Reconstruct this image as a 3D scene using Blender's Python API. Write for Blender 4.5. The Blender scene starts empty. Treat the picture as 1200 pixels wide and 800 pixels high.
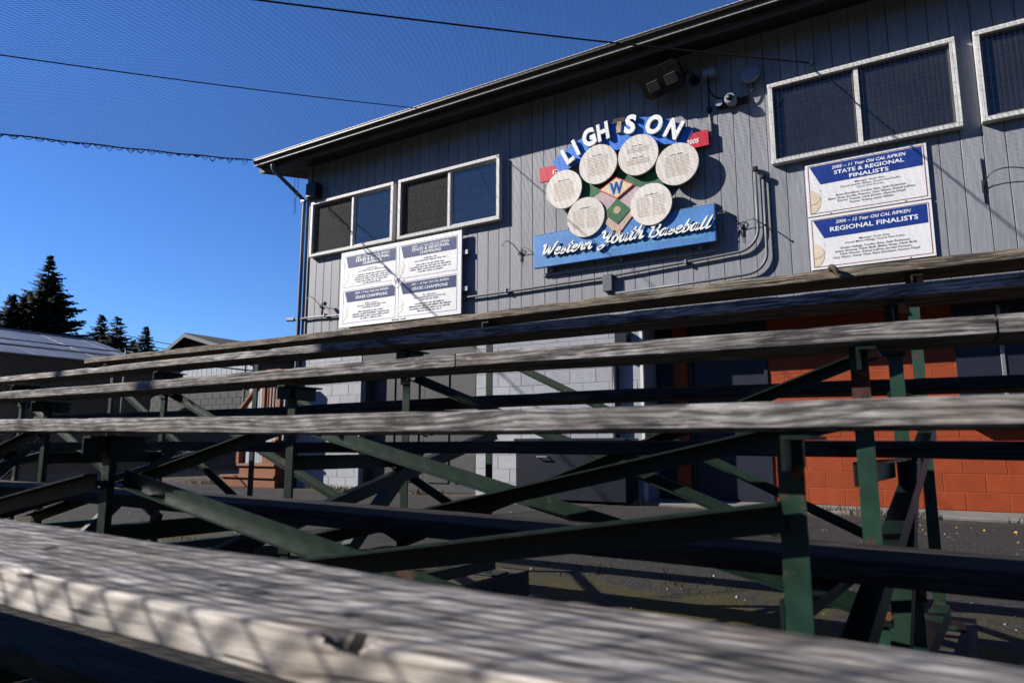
import bpy, bmesh, math, random
import numpy as np
from mathutils import Vector, Matrix
random.seed(7); rng = np.random.default_rng(7)
S = bpy.context.scene
C = S.collection
R = math.radians

# ------------------------------------------------------------------ camera, sky, sun, exposure
GZ = -0.765                      # ground height; the camera sits at the origin, 0.765 m above it
cam = bpy.data.cameras.new('camera'); camo = bpy.data.objects.new('camera', cam); C.objects.link(camo)
cam.lens = 24; cam.sensor_width = 36; cam.clip_start = 0.02; cam.clip_end = 2000
camo.location = (0, 0, 0); camo.rotation_euler = (R(90 + 8.58), 0, R(31.315))
cam.dof.use_dof = True; cam.dof.focus_distance = 8.6; cam.dof.aperture_fstop = 6.0
S.camera = camo
SUN = Vector((-1.8, -1.0, 1.25)).normalized()          # direction towards the sun
elev = math.asin(SUN.z); azim = math.atan2(SUN.x, SUN.y)
W = bpy.data.worlds.new('World'); S.world = W; W.use_nodes = True
nt = W.node_tree; nt.nodes.clear()
sky = nt.nodes.new('ShaderNodeTexSky'); sky.sky_type = 'NISHITA'; sky.sun_disc = False
sky.sun_elevation = elev; sky.sun_rotation = azim % (2 * math.pi)
sky.air_density = 1.0; sky.dust_density = 0.0; sky.ozone_density = 10.0; sky.altitude = 0
bg = nt.nodes.new('ShaderNodeBackground'); bg.inputs[1].default_value = 0.064
wo = nt.nodes.new('ShaderNodeOutputWorld')
hsv = nt.nodes.new('ShaderNodeHueSaturation'); hsv.inputs['Saturation'].default_value = 1.06; hsv.inputs['Hue'].default_value = .508
nt.links.new(sky.outputs[0], hsv.inputs['Color']); nt.links.new(hsv.outputs[0], bg.inputs[0]); nt.links.new(bg.outputs[0], wo.inputs[0])
sl = bpy.data.lights.new('sun', 'SUN'); so = bpy.data.objects.new('sun', sl); C.objects.link(so)
sl.energy = 5.0; sl.angle = R(0.53); sl.color = (1.0, 0.94, 0.86)
so.rotation_euler = (-SUN).to_track_quat('-Z', 'Y').to_euler()
S.view_settings.view_transform = 'Standard'; S.view_settings.look = 'None'
S.view_settings.exposure = 1.3; S.view_settings.gamma = 1.0
S.render.engine = 'CYCLES'

# ------------------------------------------------------------------ materials
def node_mat(name):
    m = bpy.data.materials.new(name); m.use_nodes = True
    n = m.node_tree.nodes; n.clear()
    o = n.new('ShaderNodeOutputMaterial'); p = n.new('ShaderNodeBsdfPrincipled')
    m.node_tree.links.new(p.outputs[0], o.inputs[0])
    return m, m.node_tree, p
def L(t, a, b): t.links.new(a, b)
def coords(t, scale=(1, 1, 1), rnd=False):
    tc = t.nodes.new('ShaderNodeTexCoord'); mp = t.nodes.new('ShaderNodeMapping')
    mp.inputs['Scale'].default_value = scale; L(t, tc.outputs['Object'], mp.inputs['Vector'])
    if rnd:
        oi = t.nodes.new('ShaderNodeObjectInfo'); mu = t.nodes.new('ShaderNodeMath'); mu.operation = 'MULTIPLY'
        mu.inputs[1].default_value = 40; L(t, oi.outputs['Random'], mu.inputs[0])
        cx = t.nodes.new('ShaderNodeCombineXYZ'); L(t, mu.outputs[0], cx.inputs[0]); L(t, mu.outputs[0], cx.inputs[1])
        L(t, cx.outputs[0], mp.inputs['Location'])
    return mp.outputs[0]
def noise(t, vec, scale, detail=6, rough=.6, dist=0):
    n = t.nodes.new('ShaderNodeTexNoise'); n.inputs['Scale'].default_value = scale; n.inputs['Detail'].default_value = detail
    n.inputs['Roughness'].default_value = rough; n.inputs['Distortion'].default_value = dist
    L(t, vec, n.inputs['Vector']); return n.outputs['Fac']
def ramp(t, fac, stops):
    r = t.nodes.new('ShaderNodeValToRGB'); e = r.color_ramp.elements
    while len(e) < len(stops): e.new(0.5)
    for el, (p, c) in zip(e, stops):
        el.position = p; el.color = (c[0], c[1], c[2], 1) if not isinstance(c, float) else (c, c, c, 1)
    L(t, fac, r.inputs[0]); return r.outputs[0]
def mix(t, fac, a, b, mode='MIX'):
    m = t.nodes.new('ShaderNodeMix'); m.data_type = 'RGBA'; m.blend_type = mode
    for s, v in ((0, fac), (6, a), (7, b)):
        if isinstance(v, (int, float)): m.inputs[s].default_value = v
        elif isinstance(v, tuple): m.inputs[s].default_value = (*v, 1)
        else: L(t, v, m.inputs[s])
    return m.outputs[2]
def bump(t, p, h, strength=.3, dist=.01):
    b = t.nodes.new('ShaderNodeBump'); b.inputs['Strength'].default_value = strength; b.inputs['Distance'].default_value = dist
    L(t, h, b.inputs['Height']); L(t, b.outputs[0], p.inputs['Normal'])
def paint(name, col, var=.25, rough=.55, scale=6, bumps=.1, stretch=(1, 1, 1), metal=0, dirt=None, spec=.3, fine=60, tint=.07):
    m, t, p = node_mat(name)
    v = coords(t, stretch, True); f = noise(t, v, scale, 8, .65)
    lo = tuple(c * (1 - var) for c in col); hi = tuple(min(1, c * (1 + var)) for c in col)
    c = ramp(t, f, [(.3, lo), (.7, hi)])
    if dirt:
        d = noise(t, v, scale * .7, 10, .75, .4); c = mix(t, ramp(t, d, [(dirt[1], 0.), (min(1, dirt[1] + .12), 1.)]), c, dirt[0])
    oi = t.nodes.new('ShaderNodeObjectInfo'); hs = t.nodes.new('ShaderNodeHueSaturation'); mr = t.nodes.new('ShaderNodeMapRange')
    mr.inputs[3].default_value = 1 - tint; mr.inputs[4].default_value = 1 + tint; L(t, oi.outputs['Random'], mr.inputs[0]); L(t, mr.outputs[0], hs.inputs['Value']); L(t, c, hs.inputs['Color']); c = hs.outputs[0]
    L(t, c, p.inputs['Base Color']); p.inputs['Roughness'].default_value = rough; p.inputs['Metallic'].default_value = metal
    p.inputs['Specular IOR Level'].default_value = spec
    if bumps: bump(t, p, noise(t, v, fine, 4, .6), bumps, .004)
    return m
def wood(name, dark, light, bright, scale=1., warm=(.2, .15, .1), warmth=.3, mott=1.):
    """weathered lumber: growth rings cut lengthwise along local X, checks, knots, grey bleach"""
    m, t, p = node_mat(name)
    v = coords(t, (1, 1, 1), True)
    def st(s, src=v):
        mp = t.nodes.new('ShaderNodeMapping'); mp.inputs['Scale'].default_value = s; L(t, src, mp.inputs['Vector']); return mp.outputs[0]
    # rings: distance field of a slightly wandering pith, banded
    wn = t.nodes.new('ShaderNodeTexNoise'); wn.inputs['Scale'].default_value = 1; wn.inputs['Detail'].default_value = 3; L(t, st((1.2, 4, 4)), wn.inputs['Vector'])
    wv = t.nodes.new('ShaderNodeVectorMath'); wv.operation = 'MULTIPLY_ADD'; L(t, wn.outputs['Color'], wv.inputs[0]); wv.inputs[1].default_value = (0, .07, .07); L(t, v, wv.inputs[2])
    vo = t.nodes.new('ShaderNodeTexVoronoi'); vo.inputs['Scale'].default_value = 1; L(t, st((1.9, 7, 7)), vo.inputs['Vector'])
    kn = ramp(t, vo.outputs['Distance'], [(.04, 1.), (.34, 0.)])
    sx = t.nodes.new('ShaderNodeSeparateXYZ'); L(t, wv.outputs[0], sx.inputs[0])
    def mth(op, a, b_=None):
        n = t.nodes.new('ShaderNodeMath'); n.operation = op
        for i, q in enumerate((a, b_)):
            if q is None: continue
            if isinstance(q, (int, float)): n.inputs[i].default_value = q
            else: L(t, q, n.inputs[i])
        return n.outputs[0]
    rad = mth('ADD', mth('ADD', sx.outputs[1], mth('MULTIPLY', sx.outputs[2], 1.3)), mth('MULTIPLY', kn, .035))
    ring = mth('FRACT', mth('MULTIPLY', rad, 70 * scale))
    ringc = ramp(t, ring, [(.0, .15), (.55, 1.), (.82, .75), (1., .12)])
    gr = noise(t, st((6, 190, 190), wv.outputs[0]), 1, 6, .65)
    fine = noise(t, st((18, 420, 420)), 1, 4, .7)
    blot = noise(t, st((1.4, 5, 5)), 2.3, 6, .62, .6)
    f = mth('ADD', mth('MULTIPLY', ringc, .24), mth('ADD', mth('MULTIPLY', gr, .72), mth('MULTIPLY', fine, .36)))
    c = ramp(t, f, [(.42, dark), (.64, light), (.92, bright)])
    mot = noise(t, st((7, 48, 48), wv.outputs[0]), 1, 5, .68)
    c = mix(t, ramp(t, mot, [(.40, .8 * mott), (.52, 0.)]), c, tuple(x * 1.15 for x in dark))
    c = mix(t, ramp(t, mot, [(.56, 0.), (.68, .75 * mott)]), c, bright)
    c = mix(t, ramp(t, blot, [(.38, .62), (.62, 0.)]), c, mix(t, .5, c, dark))
    c = mix(t, ramp(t, noise(t, st((1.2, 3, 3)), 2.7, 4, .5), [(.52, 0.), (.72, warmth)]), c, warm)
    c = mix(t, ramp(t, noise(t, st((2.6, 95, 95), wv.outputs[0]), 1, 4, .55), [(.33, .95), (.38, 0.)]), c, tuple(x * .3 for x in dark))
    c = mix(t, ramp(t, vo.outputs['Distance'], [(.05, .85), (.13, 0.)]), c, tuple(x * .5 for x in dark))
    L(t, c, p.inputs['Base Color']); p.inputs['Roughness'].default_value = .8; p.inputs['Specular IOR Level'].default_value = .2
    bump(t, p, f, .6, .004)
    return m
def rusty_paint(name, col, amount=.6):
    m, t, p = node_mat(name)
    v = coords(t, (1, 1, 1), True)
    f = noise(t, v, 5, 8, .65); c = ramp(t, f, [(.3, tuple(x * .6 for x in col)), (.7, tuple(x * 1.35 for x in col))])
    d = noise(t, v, 9, 12, .72, .3)
    r = ramp(t, noise(t, v, 35, 6, .7), [(.3, (.025, .011, .008)), (.7, (.095, .042, .026))])
    k = ramp(t, d, [(amount, 0.), (amount + .05, 1.)])
    c = mix(t, k, c, r)
    c = mix(t, ramp(t, noise(t, v, 45, 5, .7), [(.7, 0.), (.76, .7)]), c, (.16, .18, .15))
    L(t, c, p.inputs['Base Color']); p.inputs['Specular IOR Level'].default_value = .25
    L(t, ramp(t, k, [(0, .45), (1, .85)]), p.inputs['Roughness'])
    bump(t, p, d, .25, .004)
    return m
M = {}
M['seat'] = wood('weathered_seat_wood', (.022, .0205, .0205), (.125, .118, .113), (.46, .437, .42))
M['seat_pale'] = wood('bleached_seat_wood', (.10, .092, .084), (.33, .303, .277), (.58, .54, .495), .9, mott=.35)
M['seat_tan'] = wood('tan_seat_wood', (.02, .017, .014), (.10, .083, .064), (.30, .258, .21))
M['seat_top'] = wood('greyed_seat_top', (.018, .017, .0165), (.12, .112, .105), (.46, .435, .41), .8)
M['rot'] = paint('rotten_gouge', (0.0042, 0.0035, 0.0031), .4, .95, 40, .5)  # rot, taken near black to paint in the darkness of the hollow
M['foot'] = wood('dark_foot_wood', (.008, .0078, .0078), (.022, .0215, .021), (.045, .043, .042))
M['skid'] = wood('old_skid_wood', (.016, .014, .012), (.045, .038, .03), (.09, .077, .06))
M['green'] = rusty_paint('shaded_rusty_green_paint', (0.0046, 0.0161, 0.0102))  # base darkened, putting the shade under the seats into the paint
M['rgreen'] = rusty_paint('sunlit_peeling_green_paint', (.016, .046, .031), .52)  # more rust, and a lighter base for the sunlit frame
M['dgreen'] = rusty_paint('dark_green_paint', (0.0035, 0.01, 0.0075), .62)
M['siding'] = paint('grey_blue_siding', (0.17, 0.178, 0.196), .2, .6, 3.5, .4, (14, 14, .7), dirt=((.085, .09, .105), .62), fine=9)
M['backing'] = paint('dark_sheathing', (.03, .03, .034), .2, .9)
M['block'] = paint('grey_block_paint', (0.2184, 0.2262, 0.2496), .1, .75, 8, .5, fine=90)
M['mortar'] = paint('grey_mortar', (0.205, 0.212, 0.233), .1, .9)
M['dblock'] = paint('dark_grey_block_paint', (0.0336, 0.0347, 0.0375), .12, .8, 8, .5, fine=90)
M['dmortar'] = paint('dark_mortar', (0.0713, 0.0713, 0.075), .1, .9)
M['orange'] = paint('orange_block_paint', (0.198, 0.0352, 0.0097), .13, .65, 7, .5, dirt=((.2, .028, .012), .66), fine=90, spec=.2)
M['omortar'] = paint('orange_mortar', (0.2376, 0.0458, 0.0158), .15, .8, spec=.2)
M['white'] = paint('white_frame_paint', (0.459, 0.459, 0.4462), .1, .5, 9, .15, dirt=((.36, .35, .32), .66))
M['greydoor'] = paint('grey_door_paint', (0.035, 0.035, 0.0371), .12, .5, 5, .1)
M['navydoor'] = paint('navy_door_paint', (0.0098, 0.0119, 0.021), .15, .45, 5, .1)
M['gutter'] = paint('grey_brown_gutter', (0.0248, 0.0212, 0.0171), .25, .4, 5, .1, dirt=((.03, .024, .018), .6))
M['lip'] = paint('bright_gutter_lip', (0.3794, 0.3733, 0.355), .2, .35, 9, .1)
M['fascia'] = paint('brown_fascia', (0.072, 0.06, 0.048), .3, .7, 6, .3, (1, 6, 6))
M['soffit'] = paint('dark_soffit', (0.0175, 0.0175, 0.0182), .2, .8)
M['roof'] = paint('grey_roof', (.1, .1, .1), .2, .8, 20)
M['metalroof'] = paint('galvanised_roof', (0.15, 0.155, 0.163), .3, .42, 1.2, .1, (1, .3, .3), metal=.35, dirt=((.14, .15, .16), .58))
M['brownwall'] = paint('brown_shed_wall', (0.0088, 0.0075, 0.0066), .2, .8, 2, .2)
M['galv'] = paint('galvanised_steel', (0.238, 0.245, 0.252), .15, .4, 20, .05, metal=.6)
M['guardwire'] = paint('dull_guard_wire', (0.05, 0.052, 0.057), .15, .7, 20, 0)
M['conduit'] = paint('grey_conduit_paint', (0.091, 0.0952, 0.1064), .12, .45, 15, .05)
M['black'] = paint('black_metal', (0.0084, 0.0084, 0.0091), .3, .45, 12, .1)
M['dgrey'] = paint('dark_grey_plastic', (0.0158, 0.0162, 0.018), .2, .5, 12, .05)
M['lgrey'] = paint('light_grey_plastic', (0.192, 0.21, 0.24), .1, .35, 8, .05)
M['rust'] = paint('rust', (0.096, 0.042, 0.018), .4, .9, 30, .3)
M['net'] = paint('net_cord', (0.028, 0.033, 0.05), .2, .8, 10, 0)
M['rope'] = paint('dark_rope', (.012, .011, .011), .3, .9, 40, .2)
M['loop'] = paint('brown_net_fringe', (.045, .035, .03), .3, .9, 40, 0)
M['cedar'] = paint('stained_cedar', (0.13, 0.0425, 0.015), .3, .65, 4, .25, (1, 9, 9))
M['whitewall'] = paint('pale_fence_paint', (0.2475, 0.2662, 0.3), .12, .7, 5, .2, (8, 8, 1))
M['trim'] = paint('grey_trim', (0.0525, 0.0525, 0.0552), .1, .6)
M['shingle'] = paint('dark_shingle', (0.0123, 0.0123, 0.0133), .3, .9, 14, .3)
M['concrete'] = paint('concrete', (0.105, 0.1029, 0.098), .2, .9, 6, .4, dirt=((.12, .115, .105), .6))
M['bark'] = paint('bark', (.06, .045, .035), .3, .9, 6, .5, (6, 6, 1))
M['needle'] = paint('conifer_needles', (0.0123, 0.0224, 0.0134), .45, .75, .9, 0)
M['needle2'] = paint('browner_needles', (0.0146, 0.0198, 0.0114), .45, .75, .9, 0)
M['navybin'] = paint('navy_bin', (0.0056, 0.0072, 0.0128), .2, .4, 4, .1)
M['signwhite'] = paint('sign_white', (0.5504, 0.5504, 0.5547), .05, .35, 4, .03)
M['ballwhite'] = paint('ball_face_white', (0.5, 0.47, 0.43), .1, .45, 5, .1, dirt=((.42, .37, .31), .58))
M['panelblue'] = paint('faded_panel_blue', (0.0468, 0.1498, 0.3557), .2, .45, 4, .05)
M['signnavy'] = paint('sign_navy', (0.0102, 0.0298, 0.17), .1, .35, 6, .03)
M['signnavy2'] = paint('faded_sign_navy', (0.015, 0.027, 0.095), .12, .35, 6, .03)
M['ink'] = paint('dark_ink', (.05, .05, .085), .1, .5, 6, 0)
M['maroon'] = paint('maroon_line', (.16, .03, .03), .1, .5, 6, 0)
M['greyline'] = paint('grey_line', (.12, .13, .17), .1, .5, 6, 0)
M['brownink'] = paint('brown_ink', (.40, .33, .27), .2, .6, 20, 0)
M['darkbrown'] = paint('dark_brown_ink', (.07, .05, .045), .2, .6, 20, 0)
M['ballprint'] = paint('printed_ball', (0.476, 0.408, 0.306), .12, .5, 8, 0)
M['ballpale'] = paint('pale_printed_ball', (0.527, 0.51, 0.493), .05, .5, 8, 0)
M['seam'] = paint('printed_seam', (.22, .1, .09), .2, .5, 20, 0)
M['seampale'] = paint('faded_seam', (.32, .3, .31), .2, .5, 20, 0)
M['blue'] = paint('sign_blue', (0.0204, 0.1174, 0.4488), .18, .45, 5, .05)
M['blueedge'] = paint('sign_blue_edge', (.02, .06, .2), .2, .5, 5, .05)
M['red'] = paint('sign_red', (0.357, 0.0102, 0.0272), .12, .45, 6, .05)
M['fgreen'] = paint('field_green', (0.017, 0.085, 0.0298), .2, .5, 6, .05)
M['fdirt'] = paint('field_dirt', (0.34, 0.255, 0.2635), .1, .55, 6, .05)
M['ftan'] = paint('field_tan', (0.357, 0.255, 0.17), .1, .55, 6, .05)
M['cream'] = paint('cream', (0.459, 0.357, 0.221), .08, .5, 6, .03)
M['letterwhite'] = paint('letter_white', (0.594, 0.612, 0.612), .06, .4, 8, .05)
M['paleprint'] = paint('pale_blue_print', (.1, .33, .48), .2, .5, 20, 0)
M['rawwood'] = paint('bare_wood', (.36, .25, .15), .4, .8, 12, .2)
M['weed'] = paint('dry_weed', (0.21, 0.168, 0.084), .4, .9, 8, 0)
M['moss'] = paint('moss_tuft', (0.054, 0.054, 0.012), .5, .9, 12, 0)
M['pebble'] = paint('pebble', (0.19, 0.185, 0.175), .5, .8, 12, 0)
M['leaf'] = paint('yellow_leaf', (.26, .17, .05), .4, .8, 12, 0)
M['screen'] = paint('window_screen', (.008, .0085, .0105), .2, .8, 10, 0, spec=.1)
def glass(name, col, ior):
    m, t, p = node_mat(name)
    v = coords(t); L(t, ramp(t, noise(t, v, 1.5, 3), [(.3, tuple(c * .8 for c in col)), (.7, tuple(c * 1.2 for c in col))]), p.inputs['Base Color'])
    p.inputs['Roughness'].default_value = .06; p.inputs['IOR'].default_value = ior
    return m
M['glass'] = glass('dark_window_glass', (.014, .0145, .017), 1.55)
M['skyglass'] = glass('sky_reflecting_glass', (.006, .009, .014), 1.95)
M['lens'] = glass('floodlight_lens', (.05, .05, .048), 1.5)

def ground_mat():
    m, t, p = node_mat('asphalt_and_moss')
    v = coords(t)
    fine = noise(t, v, 120, 3, .7); mid = noise(t, v, 9, 8, .65); big = noise(t, v, .8, 5, .55)
    c = ramp(t, fine, [(.3, (.006, .006, .0065)), (.52, (.023, .0225, .0225)), (.72, (.075, .073, .07))])
    c = mix(t, ramp(t, noise(t, v, 42, 4, .75), [(.40, .85), (.52, 0.)]), c, (.009, .009, .0095))
    c = mix(t, ramp(t, noise(t, v, 34, 4, .75), [(.54, 0.), (.64, .7)]), c, (.10, .095, .088))
    c = mix(t, ramp(t, mid, [(.4, 0.), (.8, .5)]), c, (.055, .05, .045))
    c = mix(t, ramp(t, big, [(.45, 0.), (.6, .4)]), c, (.022, .022, .023))
    # moss and grit where the bleachers stand
    sx = t.nodes.new('ShaderNodeSeparateXYZ'); L(t, v, sx.inputs[0])
    def rng_(o, a, b, lo, hi):
        r = t.nodes.new('ShaderNodeMapRange'); r.inputs[1].default_value = a; r.inputs[2].default_value = b
        r.inputs[3].default_value = lo; r.inputs[4].default_value = hi; L(t, o, r.inputs[0]); return r.outputs[0]
    a = rng_(sx.outputs[1], 3.2, 4.3, 1, 0)
    mu = t.nodes.new('ShaderNodeMath'); mu.operation = 'MULTIPLY'; L(t, a, mu.inputs[0])
    L(t, ramp(t, noise(t, v, 2.3, 9, .72, .6), [(.43, 0.), (.52, 1.)]), mu.inputs[1])
    moss = ramp(t, noise(t, v, 55, 6, .8), [(.34, (.008, .008, .004)), (.5, (.045, .040, .008)), (.68, (.13, .105, .018))])
    c = mix(t, mu.outputs[0], c, moss)
    # leaf litter and dust against the buildings
    lit = rng_(sx.outputs[1], 8.0, 8.8, 0, 1)
    mu2 = t.nodes.new('ShaderNodeMath'); mu2.operation = 'MULTIPLY'; L(t, lit, mu2.inputs[0]); L(t, ramp(t, noise(t, v, 7, 8, .7), [(.45, 0.), (.6, .8)]), mu2.inputs[1])
    c = mix(t, mu2.outputs[0], c, (.12, .09, .06))
    L(t, c, p.inputs['Base Color']); p.inputs['Roughness'].default_value = .92; p.inputs['Specular IOR Level'].default_value = .2
    h = t.nodes.new('ShaderNodeMath'); h.operation = 'ADD'; L(t, fine, h.inputs[0]); L(t, mid, h.inputs[1])
    bump(t, p, h.outputs[0], .9, .02)
    return m
M['ground'] = ground_mat()

# ------------------------------------------------------------------ mesh helpers
class MB:
    def __init__(s): s.v = []; s.f = []; s.mi = []
    def add(s, vs, fs, mi=0):
        o = len(s.v); s.v += [tuple(v) for v in vs]; s.f += [tuple(i + o for i in f) for f in fs]; s.mi += [mi] * len(fs); return s
    def box(s, x0, x1, y0, y1, z0, z1, mi=0):
        return s.add([(x, y, z) for x in (x0, x1) for y in (y0, y1) for z in (z0, z1)],
                     [(0, 1, 3, 2), (4, 6, 7, 5), (0, 4, 5, 1), (2, 3, 7, 6), (0, 2, 6, 4), (1, 5, 7, 3)], mi)
    def cbox(s, x0, x1, y0, y1, z0, z1, b=.004, mi=0):
        """box with its edges bevelled (rounded profile in y-z, chamfered ends)"""
        pr = [(y0 + b, z0), (y1 - b, z0), (y1, z0 + b), (y1, z1 - b), (y1 - b, z1), (y0 + b, z1), (y0, z1 - b), (y0, z0 + b)]
        cy, cz = (y0 + y1) / 2, (z0 + z1) / 2
        vs = []
        for x, k in ((x0, 1), (x0 + b, 0), (x1 - b, 0), (x1, 1)):
            for y, z in pr:
                vs.append((x, y + (b if y < cy else -b) * k * .8, z + (b if z < cz else -b) * k * .8))
        fs = [tuple(range(8))[::-1]] + [tuple(24 + i for i in range(8))]
        for r in range(3):
            for i in range(8): j = (i + 1) % 8; fs.append((r * 8 + i, r * 8 + j, r * 8 + 8 + j, r * 8 + 8 + i))
        return s.add(vs, fs, mi)
    def prism(s, poly, y0, y1, mi=0):
        """polygon in x-z extruded from y0 (front) to y1"""
        n = len(poly); vs = [(x, y0, z) for x, z in poly] + [(x, y1, z) for x, z in poly]
        fs = [tuple(range(n)), tuple(range(2 * n - 1, n - 1, -1))] + [(i, (i + 1) % n, n + (i + 1) % n, n + i)[::-1] for i in range(n)]
        return s.add(vs, fs, mi)
    def tube(s, pts, r, n=8, caps=True, mi=0):
        pts = [Vector(p) for p in pts]; o = []; up = Vector((0.13, 0.31, 1)).normalized()
        for i, p in enumerate(pts):
            d = (pts[min(i + 1, len(pts) - 1)] - pts[max(i - 1, 0)]).normalized()
            a = d.cross(up)
            if a.length < .05: a = d.cross(Vector((1, 0, 0)))
            a.normalize(); b = d.cross(a).normalized()
            rr = r[i] if isinstance(r, (list, tuple)) else r
            for k in range(n):
                an = 2 * math.pi * k / n; o.append(p + (a * math.cos(an) + b * math.sin(an)) * rr)
        fs = []
        for i in range(len(pts) - 1):
            for k in range(n): k2 = (k + 1) % n; fs.append((i * n + k, i * n + k2, (i + 1) * n + k2, (i + 1) * n + k))
        if caps: fs += [tuple(range(n))[::-1], tuple((len(pts) - 1) * n + k for k in range(n))]
        return s.add(o, fs, mi)
    def lbar(s, p0, p1, leg, flange, t=.006, side=1, top=True, mi=0):
        """angle iron from p0 to p1: upright leg of height `leg`, flange reaching `side`*flange along the horizontal normal"""
        p0 = Vector(p0); p1 = Vector(p1); d = (p1 - p0).normalized()
        h = d.cross(Vector((0, 0, 1)))
        if h.length < .05: h = Vector((0, -1, 0))
        h.normalize(); u = h.cross(d).normalized(); h = h * side
        k = leg / 2
        if top: prof = [(0, -k), (t, -k), (t, k - t), (flange, k - t), (flange, k), (0, k)]
        else: prof = [(0, -k), (flange, -k), (flange, -k + t), (t, -k + t), (t, k), (0, k)]
        vs = [p + h * a + u * b for p in (p0, p1) for a, b in prof]
        return s.add(vs, [tuple(range(6)), tuple(range(11, 5, -1))] + [(i, 6 + i, 6 + (i + 1) % 6, (i + 1) % 6) for i in range(6)], mi)
    def mesh(s, name, mats, smooth=False):
        me = bpy.data.meshes.new(name); me.from_pydata(s.v, [], s.f)
        for m in (mats if isinstance(mats, list) else [mats]): me.materials.append(M[m])
        if any(s.mi): me.polygons.foreach_set('material_index', s.mi)
        bm = bmesh.new(); bm.from_mesh(me); bmesh.ops.recalc_face_normals(bm, faces=bm.faces); bm.to_mesh(me); bm.free()
        if smooth: me.shade_smooth() if hasattr(me, 'shade_smooth') else me.polygons.foreach_set('use_smooth', [True] * len(me.polygons))
        return me
def link(name, me, parent=None, loc=None):
    o = bpy.data.objects.new(name, me); C.objects.link(o)
    if parent: o.parent = parent
    if loc is not None: o.location = loc
    return o
def obj(name, mb, mats, parent=None, smooth=False, label=None):
    o = link(name, mb.mesh(name, mats, smooth), parent)
    if label: o['label'] = label
    return o
def tag(o, label=None, cat=None, group=None, kind=None):
    if label: o['label'] = label
    if cat: o['category'] = cat
    if group: o['group'] = group
    if kind: o['kind'] = kind
    return o
def thing(name, label, cat, loc=(0, 0, 0), group=None):
    o = bpy.data.objects.new(name, None); C.objects.link(o); o.location = loc; o.empty_display_size = .2
    return tag(o, label, cat, group)
def at(o, root):
    """put a part made in world coordinates under a root that stands elsewhere"""
    o.parent = root; o.location = -root.location; return o
def wobj(name, mb, mats, root, smooth=False, label=None): return at(obj(name, mb, mats, None, smooth, label), root)
def crom(pts, n=6):
    P = [Vector(p) for p in pts]; P = [P[0] * 2 - P[1]] + P + [P[-1] * 2 - P[-2]]; out = []
    for i in range(1, len(P) - 2):
        for k in range(n):
            t = k / n; a, b, c, d = P[i - 1:i + 3]
            out.append(.5 * ((2 * b) + (c - a) * t + (2 * a - 5 * b + 4 * c - d) * t * t + (3 * b - a - 3 * c + d) * t ** 3))
    return out + [P[-2]]
def font_mesh(name, text, h, mats, w=None, shear=0, bold=0, extrude=0, align='CENTER', side=None):
    """built-in font, cap height h, in its own x-y plane"""
    cu = bpy.data.curves.new(name, 'FONT'); cu.body = text; cu.size = 1; cu.shear = shear; cu.offset = bold; cu.resolution_u = 4 if extrude else 2
    cu.extrude = extrude / (h / .73) if extrude else 0
    o = bpy.data.objects.new(name, cu); me = bpy.data.meshes.new_from_object(o); bpy.data.objects.remove(o); bpy.data.curves.remove(cu)
    n = len(me.vertices); co = np.zeros(n * 3); me.vertices.foreach_get('co', co); co = co.reshape(-1, 3)
    sy = h / .73; sx = sy
    wd = co[:, 0].max() - co[:, 0].min()
    if w: sx = w / wd
    co[:, 0] -= co[:, 0].min() + (wd / 2 if align == 'CENTER' else 0)
    co[:, 0] *= sx; co[:, 1] *= sy; co[:, 2] *= sy
    me.vertices.foreach_set('co', co.ravel()); me.materials.clear(); me.materials.append(M[mats]); me.name = name
    return me
def text(name, s, x, z, y, h, mat, parent, w=None, shear=0, bold=0, extrude=0, rot=0, align='CENTER'):
    o = link(name, font_mesh(name, s, h, mat, w, shear, bold, extrude, align))
    o.matrix_world = Matrix.Translation((x, y, z)) @ Matrix.Rotation(R(rot), 4, 'Y') @ Matrix.Rotation(R(90), 4, 'X')
    if parent:
        mw = o.matrix_world.copy(); o.parent = parent; o.matrix_basis = Matrix.Translation(-parent.location) @ mw
    return o
def join_text(objs):
    """flat print of several lines becomes one part"""
    bm = bmesh.new(); mats = []
    for o in objs:
        me = o.data; me.transform(o.matrix_world if o.parent is None else o.matrix_basis)
        bm.from_mesh(me)
    base = objs[0]; new = bpy.data.meshes.new(base.name); bm.to_mesh(new); bm.free(); new.materials.append(base.data.materials[0])
    p = base.parent; base.data = new; base.matrix_basis = Matrix.Identity(4)
    for o in objs[1:]: bpy.data.objects.remove(o)
    return base
def word_marks(x0, x1, z, y, h, n=7, seed=0, arc=0):
    """a line of print too small to read: word-sized ticks"""
    r = random.Random(seed); mb = MB(); x = x0
    while x < x1 - .01:
        wl = min(r.uniform(.35, 1.0) * (x1 - x0) / n, x1 - x); e = x
        while e < x + wl - h * .3:
            k = h * r.uniform(.45, .8); zz = z + arc * (1 - ((e - x0) / (x1 - x0) * 2 - 1) ** 2); hh = h * r.choice((.7, .75, 1, 1.15))
            mb.add([(e, y, zz), (e + k, y, zz), (e + k, y, zz + hh), (e, y, zz + hh)], [(0, 1, 2, 3)]); e += k + h * .25
        x += wl + h * .9
    return mb

# ================================================================== ground
g = MB(); n = 0
g.add([(-400, -400, GZ), (400, -400, GZ), (400, 600, GZ), (-400, 600, GZ)], [(0, 1, 2, 3)])
tag(obj('ground', g, 'ground'), kind='structure')
k = MB(); k.cbox(-3.26, 3.4, 8.5, 9.3, GZ - .1, GZ + .035, .012)
tag(obj('concrete_apron', k, 'concrete'), kind='structure')

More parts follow.
